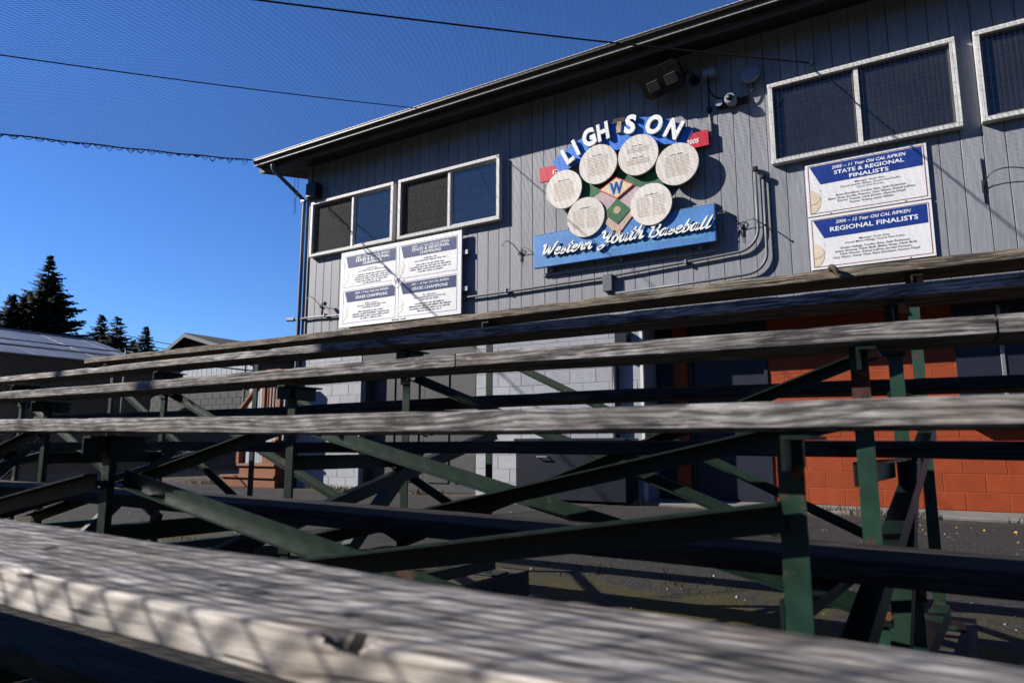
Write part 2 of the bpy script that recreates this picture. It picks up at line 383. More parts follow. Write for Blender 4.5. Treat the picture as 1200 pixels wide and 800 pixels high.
# ================================================================== clubhouse
WY = 8.75; XL = -9.92; XR = 3.0; ZB = 1.69; RX = -3.26; RY = 9.3
club = thing('clubhouse', 'grey sided two storey clubhouse with signs and orange block lower wall', 'building', ((XL + XR) / 2, 12, GZ))
def cp(name, mb, mats, smooth=False, label=None): return wobj(name, mb, mats, club, smooth, label)
b = MB(); b.box(XL + .01, XR, WY + .018, WY + .1, ZB, 5.42); cp('wall_sheathing', b, 'backing')
# siding boards, one object each
pit = .2032; nb = int((XR - XL - .09) / pit)
bd = MB()
wv, zv = .0985, (5.40 - ZB)
pr = [(-wv, .018), (-wv, .004), (-wv + .004, 0), (wv - .004, 0), (wv, .004), (wv, .018)]
bd.add([(x, y, z) for z in (0, zv) for x, y in pr], [(0, 1, 2, 3, 4, 5), (11, 10, 9, 8, 7, 6)] + [(i, (i + 1) % 6, 6 + (i + 1) % 6, 6 + i) for i in range(6)])
bme = bd.mesh('siding_board', 'siding')
for i in range(nb + 1):
    o = link('siding_board', bme, club); o.location = Vector((XL + .09 + (i + .5) * pit, WY + random.uniform(-.0015, .0015), ZB)) - club.location
b = MB(); b.cbox(XL - .02, XL + .085, WY - .022, WY + .1, ZB - .02, 5.4, .004); cp('corner_trim', b, 'siding')
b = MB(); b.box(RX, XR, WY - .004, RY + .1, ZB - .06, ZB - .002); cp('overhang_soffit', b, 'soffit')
b = MB(); b.box(XL, XL + .1, WY + .11, 15, GZ, 5.4); cp('side_wall', b, 'siding')
b = MB(); b.box(XR - .1, XR, WY + .11, 15, GZ, 5.4); cp('side_wall', b, 'siding')
b = MB(); b.box(XL, XR, 15, 15.1, GZ, 6.8); cp('rear_wall', b, 'siding')
# lower block walls
def block_wall(x0, x1, y, z0, z1, mat, mort, depth=.12, skip=lambda x, z: False):
    bw, bh, jt = .406, .203, .009
    mm = MB(); mm.box(-bw / 2 + jt / 2, bw / 2 - jt / 2, 0, depth, jt / 2, bh - jt / 2)
    mm = MB().cbox(-bw / 2 + jt / 2, bw / 2 - jt / 2, 0, .05, jt / 2, bh - jt / 2, .002)
    full = mm.mesh('concrete_block', mat); cache = {}
    back = MB(); back.box(x0, x1, y + .0035, y + depth, z0, z1); cp('mortar_bed', back, mort)
    r = 0; z = z0
    while z < z1 - .02:
        h = min(bh, z1 - z); x = x0 - (bw / 2 if r % 2 else 0)
        while x < x1 - .02:
            a, e = max(x, x0), min(x + bw, x1)
            if e - a > .05 and not skip((a + e) / 2, z + h / 2):
                if e - a > bw - .01 and h > bh - .01: me = full
                else:
                    key = (round(e - a, 3), round(h, 3))
                    if key not in cache: cache[key] = MB().cbox(-(e - a) / 2 + jt / 2, (e - a) / 2 - jt / 2, 0, .05, jt / 2, h - jt / 2, .002).mesh('concrete_block', mat)
                    me = cache[key]
                o = link('concrete_block', me, club); o.location = Vector(((a + e) / 2, y + random.uniform(-.001, .001), z)) - club.location
            x += bw
        z += bh; r += 1
GD0, GD1 = -8.40, -5.98
block_wall(XL + .005, GD0, WY + .01, GZ, ZB - .002, 'block', 'mortar')
block_wall(GD1, RX, WY + .01, GZ, ZB - .002, 'block', 'mortar')
b = MB(); b.box(RX - .12, RX, WY + .14, RY + .1, GZ, ZB - .062); cp('return_wall', b, 'block')
b = MB(); b.cbox(RX - .03, RX + .012, WY - .006, WY + .06, GZ, ZB - .062, .003); cp('corner_trim', b, 'white', label='pale corner strip beside the recessed lower wall')
# grey panelled double door in its recess
b = MB(); b.box(GD0 + .003, GD0 + .05, WY + .14, 9.05, GZ, 1.42); b.box(GD1 - .05, GD1 - .003, WY + .14, 9.05, GZ, 1.42); b.box(GD0 + .003, GD1 - .003, WY + .02, 9.05, 1.42, ZB - .004); cp('door_frame', b, 'greydoor')
for q in range(2):
    x0 = GD0 + .055 + q * 1.157; x1 = x0 + 1.15
    d = MB(); d.box(x0, x1, 9.0, 9.04, GZ + .01, 1.415); do = cp('door', d, 'greydoor')
    for (zz0, zz1) in ((GZ + .15, -.15), (-.02, .55), (.68, 1.28)):
        for (a, e) in ((x0 + .1, x0 + .52), (x0 + .63, x1 - .1)):
            p = MB(); p.cbox(a, e, 8.982, 8.999, zz0, zz1, .006); obj('door_panel', p, 'greydoor', do)
    hnd = MB(); hx = x1 - .07 if q == 0 else x0 + .07; hnd.tube([(hx, 8.999, .2), (hx, 8.95, .2), (hx + .07, 8.95, .2)], .011); obj('handle', hnd, 'galv', do)
# recessed right part: pillar, navy door, orange block, dark serving window
b = MB(); b.box(RX, -2.98, RY - .01, RY + .1, GZ, ZB - .062); cp('recess_wall', b, 'navydoor')
b = MB(); b.cbox(-2.98, -2.80, RY - .1, RY + .1, GZ + .036, ZB - .062, .008); cp('pillar', b, 'orange', label='orange painted pillar beside the navy door')
b = MB(); b.box(-2.795, -2.74, RY - .02, RY + .1, GZ + .036, 1.42); b.box(-1.80, -1.755, RY - .02, RY + .1, GZ + .036, 1.42); b.box(-2.795, -1.755, RY - .02, RY + .1, 1.422, ZB - .062); cp('door_frame', b, 'navydoor')
d = MB(); d.box(-2.738, -1.802, RY + .02, RY + .06, GZ + .04, 1.418); do = cp('door', d, 'navydoor', label='navy painted flush door beside the orange wall')
h = MB(); h.tube([(-1.88, RY + .02, .22), (-1.88, RY - .04, .22), (-1.98, RY - .04, .22)], .012); obj('handle', h, 'galv', do)
SW0, SW1, SZ0, SZ1 = .49, 2.3, .30, 1.35
block_wall(-1.752, XR - .01, RY, GZ + .036, ZB - .062, 'orange', 'omortar', skip=lambda x, z: SW0 - .05 < x < SW1 and z > SZ0)
b = MB(); b.box(SW0 - .18, SW1, RY - .03, RY + .02, SZ0, SZ1 + .25); w = cp('serving_window', b, 'navydoor', label='dark navy serving window set in the orange wall')
b = MB(); b.cbox(SW0 - .2, SW1, RY - .17, RY - .031, SZ0 - .05, SZ0 + .0, .006); obj('counter', b, 'trim', w)
for x in (.75, 1.35, 1.95):
    s = MB(); s.cbox(x - .02, x + .02, RY - .045, RY - .031, SZ0 + .01, SZ1 + .2, .004); obj('shutter_batten', s, 'galv', w)
# eaves and roof
GX0 = -10.73
b = MB()
gp = [(8.105, 5.295), (8.235, 5.295), (8.235, 5.41), (8.225, 5.41), (8.225, 5.305), (8.115, 5.305), (8.095, 5.345), (8.065, 5.375), (8.065, 5.41), (8.055, 5.41), (8.055, 5.37), (8.085, 5.34)]
def ext_x(mb, prof, x0, x1):
    n = len(prof); mb.add([(x0, y, z) for y, z in prof] + [(x1, y, z) for y, z in prof], [tuple(range(n)), tuple(range(2 * n - 1, n - 1, -1))] + [(i, n + i, n + (i + 1) % n, (i + 1) % n) for i in range(n)]); return mb
ext_x(b, gp, GX0, XR + .5); gut = cp('gutter', b, 'gutter')
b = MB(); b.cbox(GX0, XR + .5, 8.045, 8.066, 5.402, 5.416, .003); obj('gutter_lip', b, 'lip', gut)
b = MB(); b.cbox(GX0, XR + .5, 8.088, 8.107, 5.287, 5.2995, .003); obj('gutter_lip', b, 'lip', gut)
b = MB(); ext_x(b, [(8.11, 5.42), (8.11, 5.43), (8.60, 5.55), (15.4, 7.20), (15.4, 7.10), (8.6, 5.52), (8.26, 5.42)], GX0 - .03, XR + .5); cp('roof', b, 'roof')
b = MB(); b.cbox(GX0 + .02, XR + .5, 8.238, 8.262, 5.195, 5.418, .004); cp('fascia', b, 'fascia')
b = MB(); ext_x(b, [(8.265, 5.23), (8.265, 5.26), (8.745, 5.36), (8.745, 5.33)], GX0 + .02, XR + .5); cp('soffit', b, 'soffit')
rk = MB(); rk.add([(GX0 - .02, 8.235, 5.2), (GX0 + .018, 8.235, 5.2), (GX0 + .018, 8.235, 5.41), (GX0 - .02, 8.235, 5.41), (GX0 - .02, 15.3, 6.92), (GX0 + .018, 15.3, 6.92), (GX0 + .018, 15.3, 7.13), (GX0 - .02, 15.3, 7.13)],
       [(0, 1, 2, 3), (7, 6, 5, 4), (0, 4, 5, 1), (1, 5, 6, 2), (2, 6, 7, 3), (3, 7, 4, 0)]); cp('rake_board', rk, 'fascia')
# downspout with elbow
ds = MB(); ds.tube(crom([(-10.28, 8.16, 5.30), (-10.27, 8.17, 5.16), (-10.18, 8.32, 5.0), (-10.02, 8.66, 4.70), (-9.985, 8.70, 4.6), (-9.985, 8.70, 4.3)], 4) + [(-9.985, 8.70, 0), (-9.985, 8.70, GZ + .1)], .036, 10)
dso = cp('downspout', ds, 'conduit', True)
st = MB(); st.box(-10.03, -9.94, 8.655, 8.728, 4.62, 4.66); obj('strap', st, 'galv', dso)
# windows
def window(x0, x1, leftmat, rightmat, label, split=.5):
    z0, z1, yf = 3.475, 4.545, 8.65
    c = .055
    w = MB(); w.cbox(x0, x1, yf, WY - .002, z0, z0 + c, .004); w.cbox(x0, x1, yf, WY - .002, z1 - c, z1, .004)
    w.box(x0 + .002, x0 + c, yf + .002, WY - .002, z0 + c, z1 - c); w.box(x1 - c, x1 - .002, yf + .002, WY - .002, z0 + c, z1 - c)
    root = cp('window', w, 'white', label=label)
    xm = x0 + (x1 - x0) * split
    s = MB(); s.cbox(xm - .026, xm + .026, 8.68, 8.73, z0 + c, z1 - c, .004); obj('mullion', s, 'white', root)
    for a, e, m in ((x0 + c, xm - .026, leftmat), (xm + .026, x1 - c, rightmat)):
        f = MB(); f.box(a, a + .025, 8.70, 8.735, z0 + c, z1 - c); f.box(e - .025, e, 8.70, 8.735, z0 + c, z1 - c); f.box(a + .025, e - .025, 8.70, 8.735, z0 + c, z0 + c + .03); f.box(a + .025, e - .025, 8.70, 8.735, z1 - c - .03, z1 - c)
        obj('sash', f, 'white' if rightmat == m and m == 'skyglass' else 'trim', root)
        p = MB(); p.box(a + .025, e - .025, 8.72, 8.726, z0 + c + .03, z1 - c - .03); obj('pane', p, m, root)
    if leftmat == 'skyglass' or rightmat == 'skyglass':
        sl_ = MB(); sl_.box(xm + .06, x1 - .09, 8.737, 8.746, z0 + c + .005, z0 + c + .028); obj('sill_bar', sl_, 'white', root)
    gw = MB(); q = x0 + .02
    while q < x1 - .01: gw.box(q - .0005, q + .0005, yf - .008, yf - .0066, z0 + .01, z1 - .01); q += .05
    q = z0 + .05
    while q < z1 - .01: gw.box(x0 + .01, x1 - .01, yf - .0062, yf - .0048, q - .0004, q + .0004); q += .16
    for fz in (z0 + .012, z1 - .03):                  # wire ends folded over the casing
        q = x0 + .03
        while q < x1 - .02: gw.box(q - .0012, q + .0012, yf - .011, yf - .0085, fz, fz + .02); q += .05
    o = obj('wire_guard', gw, 'guardwire', root)
window(-9.74, -7.69, 'screen', 'skyglass', 'slider window nearest the clubhouse corner with wire guard', .52)
window(-7.58, -5.50, 'screen', 'skyglass', 'slider window above the four part champions board with wire guard', .52)
window(-1.448, .57, 'glass', 'glass', 'dark slider window above the two finalists panels with wire guard', .5)
window(.74, 2.80, 'glass', 'glass', 'dark slider window cut off by the right picture edge')

# ================================================================== things fixed to the wall
# ---- big sign
sg = thing('baseball_sign', 'large blue and green youth baseball sign with six round ball faces', 'sign', (-3.49, WY, 2.5))
def sp(name, mb, mats, smooth=False, label=None): return wobj(name, mb, mats, sg, smooth, label)
cx = -3.51
band = [(-4.556, 4.205), (-4.33, 4.35), (-4.106, 4.445), (-3.85, 4.53), (-3.6, 4.57), (-3.4, 4.58), (-3.2, 4.56), (-3.0, 4.52), (-2.777, 4.43), (-2.563, 4.295), (-2.42, 4.17), (-2.54, 4.0), (-2.75, 4.06), (-2.92, 4.085), (-3.2, 4.14), (-3.5, 4.15), (-3.8, 4.14), (-4.1, 4.10), (-4.30, 4.03), (-4.43, 4.0)]
b = MB(); b.prism(band, 8.655, 8.695); sp('arch_band', b, ['blue'])
fan = [(cx, 2.84)] + [(cx + 1.22 * math.cos(R(a)), 2.84 + 1.22 * math.sin(R(a))) for a in range(46, 135, 4)]
b = MB(); b.prism(fan, 8.660, 8.676); sp('field_board', b, 'fgreen')
dirt = [(cx, 2.872)] + [(cx + .72 * math.cos(R(a)), 2.872 + .72 * math.sin(R(a))) for a in range(48, 133, 4)]
b = MB(); b.prism(dirt, 8.604, 8.6105); sp('infield', b, 'fdirt', label='pinkish tan infield painted on the field board')
tan_ = [(cx, 2.872), (cx + .23, 3.13), (cx + .20, 3.18), (cx, 2.99), (cx - .20, 3.18), (cx - .23, 3.13)]
b = MB(); b.prism(tan_, 8.600, 8.6035); sp('base_path', b, 'ftan')
b = MB(); b.prism([(cx, 3.41), (cx + .205, 3.22), (cx, 3.035), (cx - .205, 3.22)], 8.597, 8.5996); sp('infield_grass', b, 'fgreen')
b = MB(); b.prism([(cx + .055 * math.cos(a * .4488), 3.24 + .055 * math.sin(a * .4488)) for a in range(14)], 8.594, 8.5966); sp('pitcher_mound', b, 'ftan')
b = MB(); b.prism([(cx + .05 * math.cos(a * .4488), 2.925 + .05 * math.sin(a * .4488)) for a in range(14)], 8.594, 8.5996); sp('home_plate', b, 'ftan')
wd = lambda k: [(cx + .005, 3.56 + .16 * k), (cx + .27 * k, 3.563), (cx + .01, 3.56 - .16 * k), (cx - .265 * k, 3.575)]
b = MB(); b.prism(wd(1.0), 8.587, 8.6); d_ = sp('diamond_badge', b, 'red')
b = MB(); b.prism(wd(.9), 8.584, 8.5867); wobj('diamond_face', b, 'cream', sg)
text('diamond_letter', 'W', cx + .005, 3.478, 8.582, .175, 'signnavy', sg, w=.2, bold=.035)
text('diamond_letter', 'W', cx - .012, 3.474, 8.5832, .175, 'paleprint', sg, w=.2, bold=.03)
b = MB(); b.prism([(-4.785, 4.153), (-4.30, 4.143), (-4.35, 3.92), (-4.775, 3.925)], 8.66, 8.69); sp('red_tab', b, 'red')
b = MB(); b.prism([(-2.60, 4.13), (-2.222, 4.14), (-2.218, 3.925), (-2.62, 3.92)], 8.66, 8.69); sp('red_tab', b, 'red')
text('tab_lettering', 'STATE', -4.565, 4.012, 8.657, .062, 'letterwhite', sg, w=.26, shear=.2, bold=.015, align='LEFT')
text('tab_lettering', '2005', -2.43, 3.985, 8.657, .066, 'letterwhite', sg, w=.17, shear=.2, bold=.02)
b = MB(); b.cbox(-2.50, -2.185, 8.70, 8.745, 4.05, 4.265, .004); b2_ = sp('backing_board', b, 'siding')
b = MB(); b.cbox(-2.55, -2.185, 8.70, 8.745, 3.05, 3.14, .004); sp('backing_board', b, 'siding')
# arch letters
arcs = [('L', -4.282, 4.231, 30), ('I', -4.140, 4.322, 25), ('G', -3.925, 4.424, 17), ('H', -3.703, 4.462, 9), ('S', -3.285, 4.468, -7), ('O', -2.934, 4.375, -20), ('N', -2.66, 4.240, -30)]
for ch, x, z, rot in arcs:
    hh = .255; a = R(rot)
    wch = {'L': .15, 'I': .062, 'G': .205, 'H': .19, 'S': .165, 'O': .235, 'N': .215}[ch]
    bx, bz = x + math.sin(a) * hh / 2, z - math.cos(a) * hh / 2
    text('arch_letter', ch, bx, bz, 8.615, hh, 'letterwhite', sg, w=wch, shear=.05, bold=.045, extrude=.018, rot=-rot)
    text('letter_shadow', ch, bx + .004, bz - .004, 8.646, hh * .97, 'black', sg, w=wch * .96, shear=.05, bold=.02, extrude=.012, rot=-rot)  # black copy set down and right as the letter's shadow
b = MB(); b.prism([(-3.505, 4.39), (-3.44, 4.385), (-3.425, 4.545), (-3.485, 4.55)], 8.62, 8.654); sp('bare_letter_stem', b, 'rawwood', label='bare weathered stem where the letter T lost its face')
b = MB(); b.prism([(-3.565, 4.545), (-3.375, 4.535), (-3.365, 4.61), (-3.555, 4.62)], 8.63, 8.654); sp('shadowed_letter_bar', b, 'black', label='crossbar left from the missing letter T, coloured black as shadow')  # black stands in for the shadow lying on the bar
# ball faces
faces = [(-4.342, 3.713, ['DOUBLE'], 8.6), (-3.781, 3.970, ['HOME RUN'], 8.58), (-3.176, 3.973, ['PERFECT GAME', 'GRAND SLAM'], 8.58), (-2.633, 3.718, ['TRIPLE'], 8.58), (-3.988, 3.219, ['SINGLE'], 8.58), (-3.005, 3.221, ['SINGLE'], 8.56)]
NA = 48; circ = [(math.cos(2 * math.pi * i / NA), math.sin(2 * math.pi * i / NA)) for i in range(NA)]
for fi, (x, z, heads, yf) in enumerate(faces):
    rr = .293
    d = MB(); d.prism([(x + rr * c, z + rr * s) for c, s in circ], yf, yf + .035); f = sp('ball_face', d, 'ballwhite')
    pg_ = MB()
    for (qx, qz) in ((-.12, -.12), (.12, -.12), (0, .14)): pg_.tube([(x + qx, yf + .0355, z + qz), (x + qx, 8.7, z + qz)], .012, 6)
    obj('standoff', pg_, 'dgrey', f)
    rim = MB(); rim.prism([(x + rr * c * .985 + .006, z + rr * s * .985 - .006) for c, s in circ], yf + .0352, yf + .042); obj('ball_face_back', rim, 'dgrey', f)
    zz = z + .165
    lines = []
    for hi, hd in enumerate(heads):
        zz = z + .165 if hi == 0 else z - .01
        lines.append(text('x', hd, x, zz, yf - .002, .062, 'darkbrown', f, w=min(.40, .055 * len(hd)), bold=.045))
        lines[-1].matrix_basis = lines[-1].matrix_basis.copy()
        mk = word_marks(x - .09, x + .09, zz - .035, yf - .002, .014, 3, fi * 9 + hi); tag(obj('subheading', mk, 'darkbrown', f), kind='stuff')
        nl = 4 if len(heads) > 1 else 11
        bod = MB()
        for r_ in range(nl):
            zl = zz - .065 - r_ * .026 if len(heads) == 1 else zz - .065 - r_ * .02
            half = min(.2, math.sqrt(max(0, .27 ** 2 - (zl - z) ** 2)) - .03)
            if half < .05: continue
            if heads[0] in ('SINGLE',):
                for a, e in ((x - half, x - .02), (x + .02, x + half)):
                    k_ = word_marks(a, e, zl, yf - .002, .011, 3, fi * 77 + r_); bod.add(k_.v, k_.f)
            else:
                k_ = word_marks(x - half * .8, x + half * .8, zl, yf - .002, .011, 4, fi * 77 + r_); bod.add(k_.v, k_.f)
        tag(obj('donor_list', bod, 'brownink', f), kind='stuff')
    for l in lines: l.name = 'heading'
# name panel with script
b = MB(); b.cbox(-4.858, -2.171, 8.612, 8.67, 2.585, 3.085, .006); pan = sp('name_panel', b, 'panelblue')
b = MB(); b.cbox(-4.85, -2.18, 8.614, 8.668, 3.086, 3.094, .003); obj('panel_edge', b, 'lgrey', pan)
b = MB(); b.cbox(-2.170, -2.163, 8.614, 8.668, 2.59, 3.08, .003); obj('panel_edge', b, 'blueedge', pan)
b = MB(); b.cbox(-4.764, -2.197, 8.712, 8.746, 2.475, 2.515, .004); sp('mounting_rail', b, 'siding')
b = MB()
for x in (-4.6, -3.5, -2.4): b.box(x - .02, x + .02, 8.672, 8.747, 2.52, 3.0)
sp('mounting_strut', b, 'siding')
GL = {
 'W': (1.05, [[(.0, .82), (.1, .98), (.17, .9), (.19, .4), (.25, .02)], [(.25, .02), (.42, .45), (.56, .92)], [(.56, .92), (.57, .4), (.64, .02)], [(.64, .02), (.84, .5), (.98, 1.02), (1.08, .98)]]),
 'e': (.46, [[(.02, .22), (.2, .3), (.34, .44), (.28, .56), (.14, .5), (.06, .26), (.14, .02), (.3, .02), (.48, .18)]]),
 's': (.44, [[(-.02, .1), (.16, .34), (.28, .6)], [(.28, .6), (.27, .4), (.33, .2), (.26, .02), (.08, .02), (.04, .12)], [(.3, .06), (.46, .18)]]),
 't': (.36, [[(.26, .95), (.14, .4), (.12, .1), (.2, .0), (.38, .16)], [(.0, .62), (.4, .66)]]),
 'r': (.46, [[(.0, .14), (.12, .56), (.18, .62), (.22, .5), (.36, .52)], [(.34, .52), (.3, .2), (.36, .02), (.48, .16)]]),
 'n': (.6, [[(.04, .56), (.08, .3), (.06, .0)], [(.08, .2), (.24, .5), (.38, .56), (.4, .36), (.38, .1), (.46, .0), (.62, .16)]]),
 'Y': (.8, [[(0, .84), (.1, 1.0), (.19, .86), (.2, .58), (.32, .46), (.48, .58), (.64, 1.0)], [(.66, 1.02), (.54, .4), (.38, -.2), (.16, -.38), (.06, -.2), (.3, -.04), (.8, .2)]]),
 'o': (.5, [[(.26, .56), (.08, .44), (.05, .14), (.18, .0), (.34, .12), (.38, .4), (.26, .56)], [(.34, .5), (.5, .46)]]),
 'u': (.6, [[(.04, .5), (.1, .56), (.06, .2), (.14, .0), (.3, .12), (.42, .5)], [(.44, .56), (.4, .16), (.46, .0), (.62, .16)]]),
 'h': (.58, [[(.22, 1.02), (.12, .5), (.06, .0)], [(.08, .18), (.24, .5), (.36, .54), (.37, .3), (.37, .08), (.44, .0), (.6, .16)]]),
 'B': (.74, [[(.2, .98), (.14, .5), (.08, .0)], [(.0, .8), (.16, 1.02), (.44, 1.04), (.58, .86), (.46, .6), (.22, .54)], [(.3, .55), (.56, .46), (.62, .22), (.44, .0), (.08, .04)]]),
 'a': (.58, [[(.36, .5), (.22, .57), (.07, .4), (.05, .12), (.16, .0), (.3, .14), (.4, .52)], [(.42, .56), (.37, .16), (.44, .0), (.6, .16)]]),
 'b': (.52, [[(.22, 1.02), (.12, .5), (.06, .08), (.18, .0), (.36, .14), (.38, .42), (.24, .54), (.12, .36)], [(.36, .46), (.54, .44)]]),
 'l': (.34, [[(.24, 1.02), (.12, .4), (.1, .08), (.18, .0), (.36, .16)]]),
}
def script_word(word, x0, x1, z, h, y0, y1, fat=.105, dx=0, dz=0):
    adv = sum(GL[c][0] for c in word); sx = (x1 - x0 - .2 * h) / adv; x = x0; shear = .42
    mb = MB()
    for c in word:
        a, strokes = GL[c]
        for s in strokes:
            pts = crom([(p[0], p[1], 0) for p in s], 5); P = [Vector((x + p.x * sx + shear * p.y * h, 0, z + p.y * h)) for p in pts]
            lft, rgt = [], []
            for i, p in enumerate(P):
                d = (P[min(i + 1, len(P) - 1)] - P[max(i - 1, 0)]); d.normalize()
                nrm = Vector((-d.z, 0, d.x)); w_ = fat * h * (.62 + .6 * abs(d.x * .35 - d.z * .94)) * .75
                e = min(i, len(P) - 1 - i); w_ *= .6 + .4 * min(1, e / 2)
                lft.append(p + nrm * w_); rgt.append(p - nrm * w_)
            n = len(P); vs = [(v.x + dx, y0, v.z + dz) for v in lft + rgt] + [(v.x + dx, y1, v.z + dz) for v in lft + rgt]
            fs = []
            for i in range(n - 1):
                fs += [(i, i + 1, n + i + 1, n + i), (2 * n + i, 3 * n + i, 3 * n + i + 1, 2 * n + i + 1), (i, 2 * n + i, 2 * n + i + 1, i + 1), (n + i, n + i + 1, 3 * n + i + 1, 3 * n + i)]
            fs += [(0, n, 3 * n, 2 * n), (n - 1, 3 * n - 1, 4 * n - 1, 2 * n - 1)]
            mb.add(vs, fs)
        x += a * sx
    return mb
for wd_, x0, x1, z, h in (('Western', -4.735, -3.87, 2.745, .17), ('Youth', -3.80, -3.10, 2.775, .185), ('Baseball', -3.07, -2.20, 2.765, .16)):
    # a hair of depth difference between strokes is not needed: letters overlap inside one part
    sp('script_lettering', script_word(wd_, x0, x1, z, h, 8.576, 8.588), 'letterwhite')
    sp('script_drop_shadow', script_word(wd_, x0, x1, z, h, 8.5883, 8.5935, .105, .006, -.006), 'black')  # offset black copy draws the script's dark sides and drop shadow
mk = word_marks(-4.66, -2.32, 2.665, 8.610, .02, 16, 5, .035); tag(wobj('small_print', mk, 'paleprint', sg), kind='stuff')

# ---- finalists panels (right) and champions board (left)
def rect_frame(x0, x1, z0, z1, t, y):
    mb = MB()
    for a in ((x0, x1, z1 - t, z1), (x0, x1, z0, z0 + t), (x0, x0 + t, z0 + t, z1 - t), (x1 - t, x1, z0 + t, z1 - t)):
        mb.add([(a[0], y, a[2]), (a[1], y, a[2]), (a[1], y, a[3]), (a[0], y, a[3])], [(0, 1, 2, 3)])
    return mb
def quad(x0, x1, z0, z1, y): return MB().add([(x0, y, z0), (x1, y, z0), (x1, y, z1), (x0, y, z1)], [(0, 1, 2, 3)])
def ball_print(root, xl, zc, r, zlo, y, mats, parent):
    """half ball cut off by the left border of a panel"""
    pts = [(xl, max(zlo, zc - math.sqrt(max(0, r * r - (.3 * r) ** 2))))]
    arc = [(xl - .3 * r + r * math.cos(R(a)), zc + r * math.sin(R(a))) for a in range(-72, 73, 6)]
    arc = [(max(x, xl), max(z, zlo)) for x, z in arc]
    mb = MB(); mb.add([(x, y, z) for x, z in arc], [tuple(range(len(arc)))]); at(obj('printed_ball', mb, mats[0]), parent)
    s = MB(); cc = (xl + .22 * r, zc + .62 * r); prev = None
    for a in range(-100, 31, 10):
        p = (cc[0] - .1 * r + .72 * r * math.cos(R(a)) * .9, cc[1] - .12 * r + .72 * r * math.sin(R(a)))
        if prev and p[0] > xl and prev[0] > xl:
            s.add([(prev[0], y - .0006, prev[1] - .004), (p[0], y - .0006, p[1] - .004), (p[0], y - .0006, p[1] + .004), (prev[0], y - .0006, prev[1] + .004)], [(0, 1, 2, 3)])
        prev = p
    if s.v: at(obj('printed_seam', s, mats[1]), parent)
def finalists(z0, z1, year, heads, coaches, names, label):
    x0, x1 = -1.075, .208; yb = 8.72; y = yb - .002; H = z1 - z0; Wd = x1 - x0
    root = thing('finalists_panel', label, 'sign', ((x0 + x1) / 2, WY, z0))
    b = MB(); b.cbox(x0, x1, yb, WY - .001, z0, z1, .003); wobj('panel', b, 'signwhite', root)
    wobj('border_line', rect_frame(x0 + .03, x1 - .03, z0 + .03, z1 - .03, .007, y), 'maroon', root)
    wobj('header_band', MB().add([(x0 + .16, y, z1 - .42 * H), (x1 - .05, y, z1 - .40 * H), (x1 - .05, y, z1 - .065 * H), (x0 + .05, y, z1 - .065 * H)], [(0, 1, 2, 3)]), 'signnavy', root)
    cxm = x0 + Wd * .535; yt = y - .0015
    T = [text('heading', '%s' % year, cxm, z1 - .17 * H, yt, .04, 'letterwhite', root, w=.78, shear=.25, bold=.015)]
    for i, hd in enumerate(heads): T.append(text('heading', hd, cxm, z1 - (.275 + .11 * i) * H if len(heads) > 1 else z1 - .31 * H, yt, .047 if len(heads) > 1 else .055, 'letterwhite', root, w=.046 * len(hd) * (1 if len(heads) > 1 else 1.1), bold=.02))
    join_text(T)
    T = []; zz = z1 - (.49 if len(heads) > 1 else .52) * H
    for s in coaches: T.append(text('coach_names', s, cxm, zz, yt, .021, 'ink', root, w=.0175 * len(s), shear=.15, bold=.008)); zz -= .052 * H
    join_text(T); T = []; zz -= .035 * H
    for s in names: T.append(text('player_names', s, cxm, zz, yt, .023, 'ink', root, w=.0175 * len(s), shear=.1, bold=.012)); zz -= .056 * H
    join_text(T)
    ball_print(root, x0 + .038, z0 + .27 * H, .165, z0 + .04, y - .0006, ('ballprint', 'seam'), root)
    for qx in (x0 + .25, x1 - .25):
        s = MB(); s.tube([(qx, y - .004, z0 + .015), (qx, yb, z0 + .015)], .006, 6); wobj('screw', s, 'dgrey', root)
finalists(2.735, 3.405, '2005 – 11 Year Old CAL RIPKEN', ['STATE & REGIONAL', 'FINALISTS'], ['Manager Scott Sims', 'Coach Danny Abilez, Coach Paul Kubic', 'Coach Tom Powers'],
          ['Ryan Davidson, Corbin Sims, Seth Pedersen,', 'Blake Gray, Jordan Powers, Cary Wynn, Kaleel LaPine,', 'Trevor Tovada, Nick Driver, Karson Klopf,', 'Tanner Volpey, Jesse White'],
          'white and navy finalists panel with a two line STATE & REGIONAL heading, upper of two')
finalists(2.07, 2.722, '2006 – 12 Year Old CAL RIPKEN', ['REGIONAL FINALISTS'], ['Manager Scott Sims', 'Coach Mark Hafegy, Coach Paul Kubic'],
          ['Dusan Hafegy, Corbin Sims, Seth Pedersen,', 'Jesse Gomez, Nate Brill, Blake Gray, Nick Brill,', 'Nick Grozin, Kaleel LaPine, Jordan Powers,', 'Cary Wynn, Casey Titus, Ryan Davidson, Karson Klopf'],
          'white and navy finalists panel headed REGIONAL FINALISTS, lower of two')
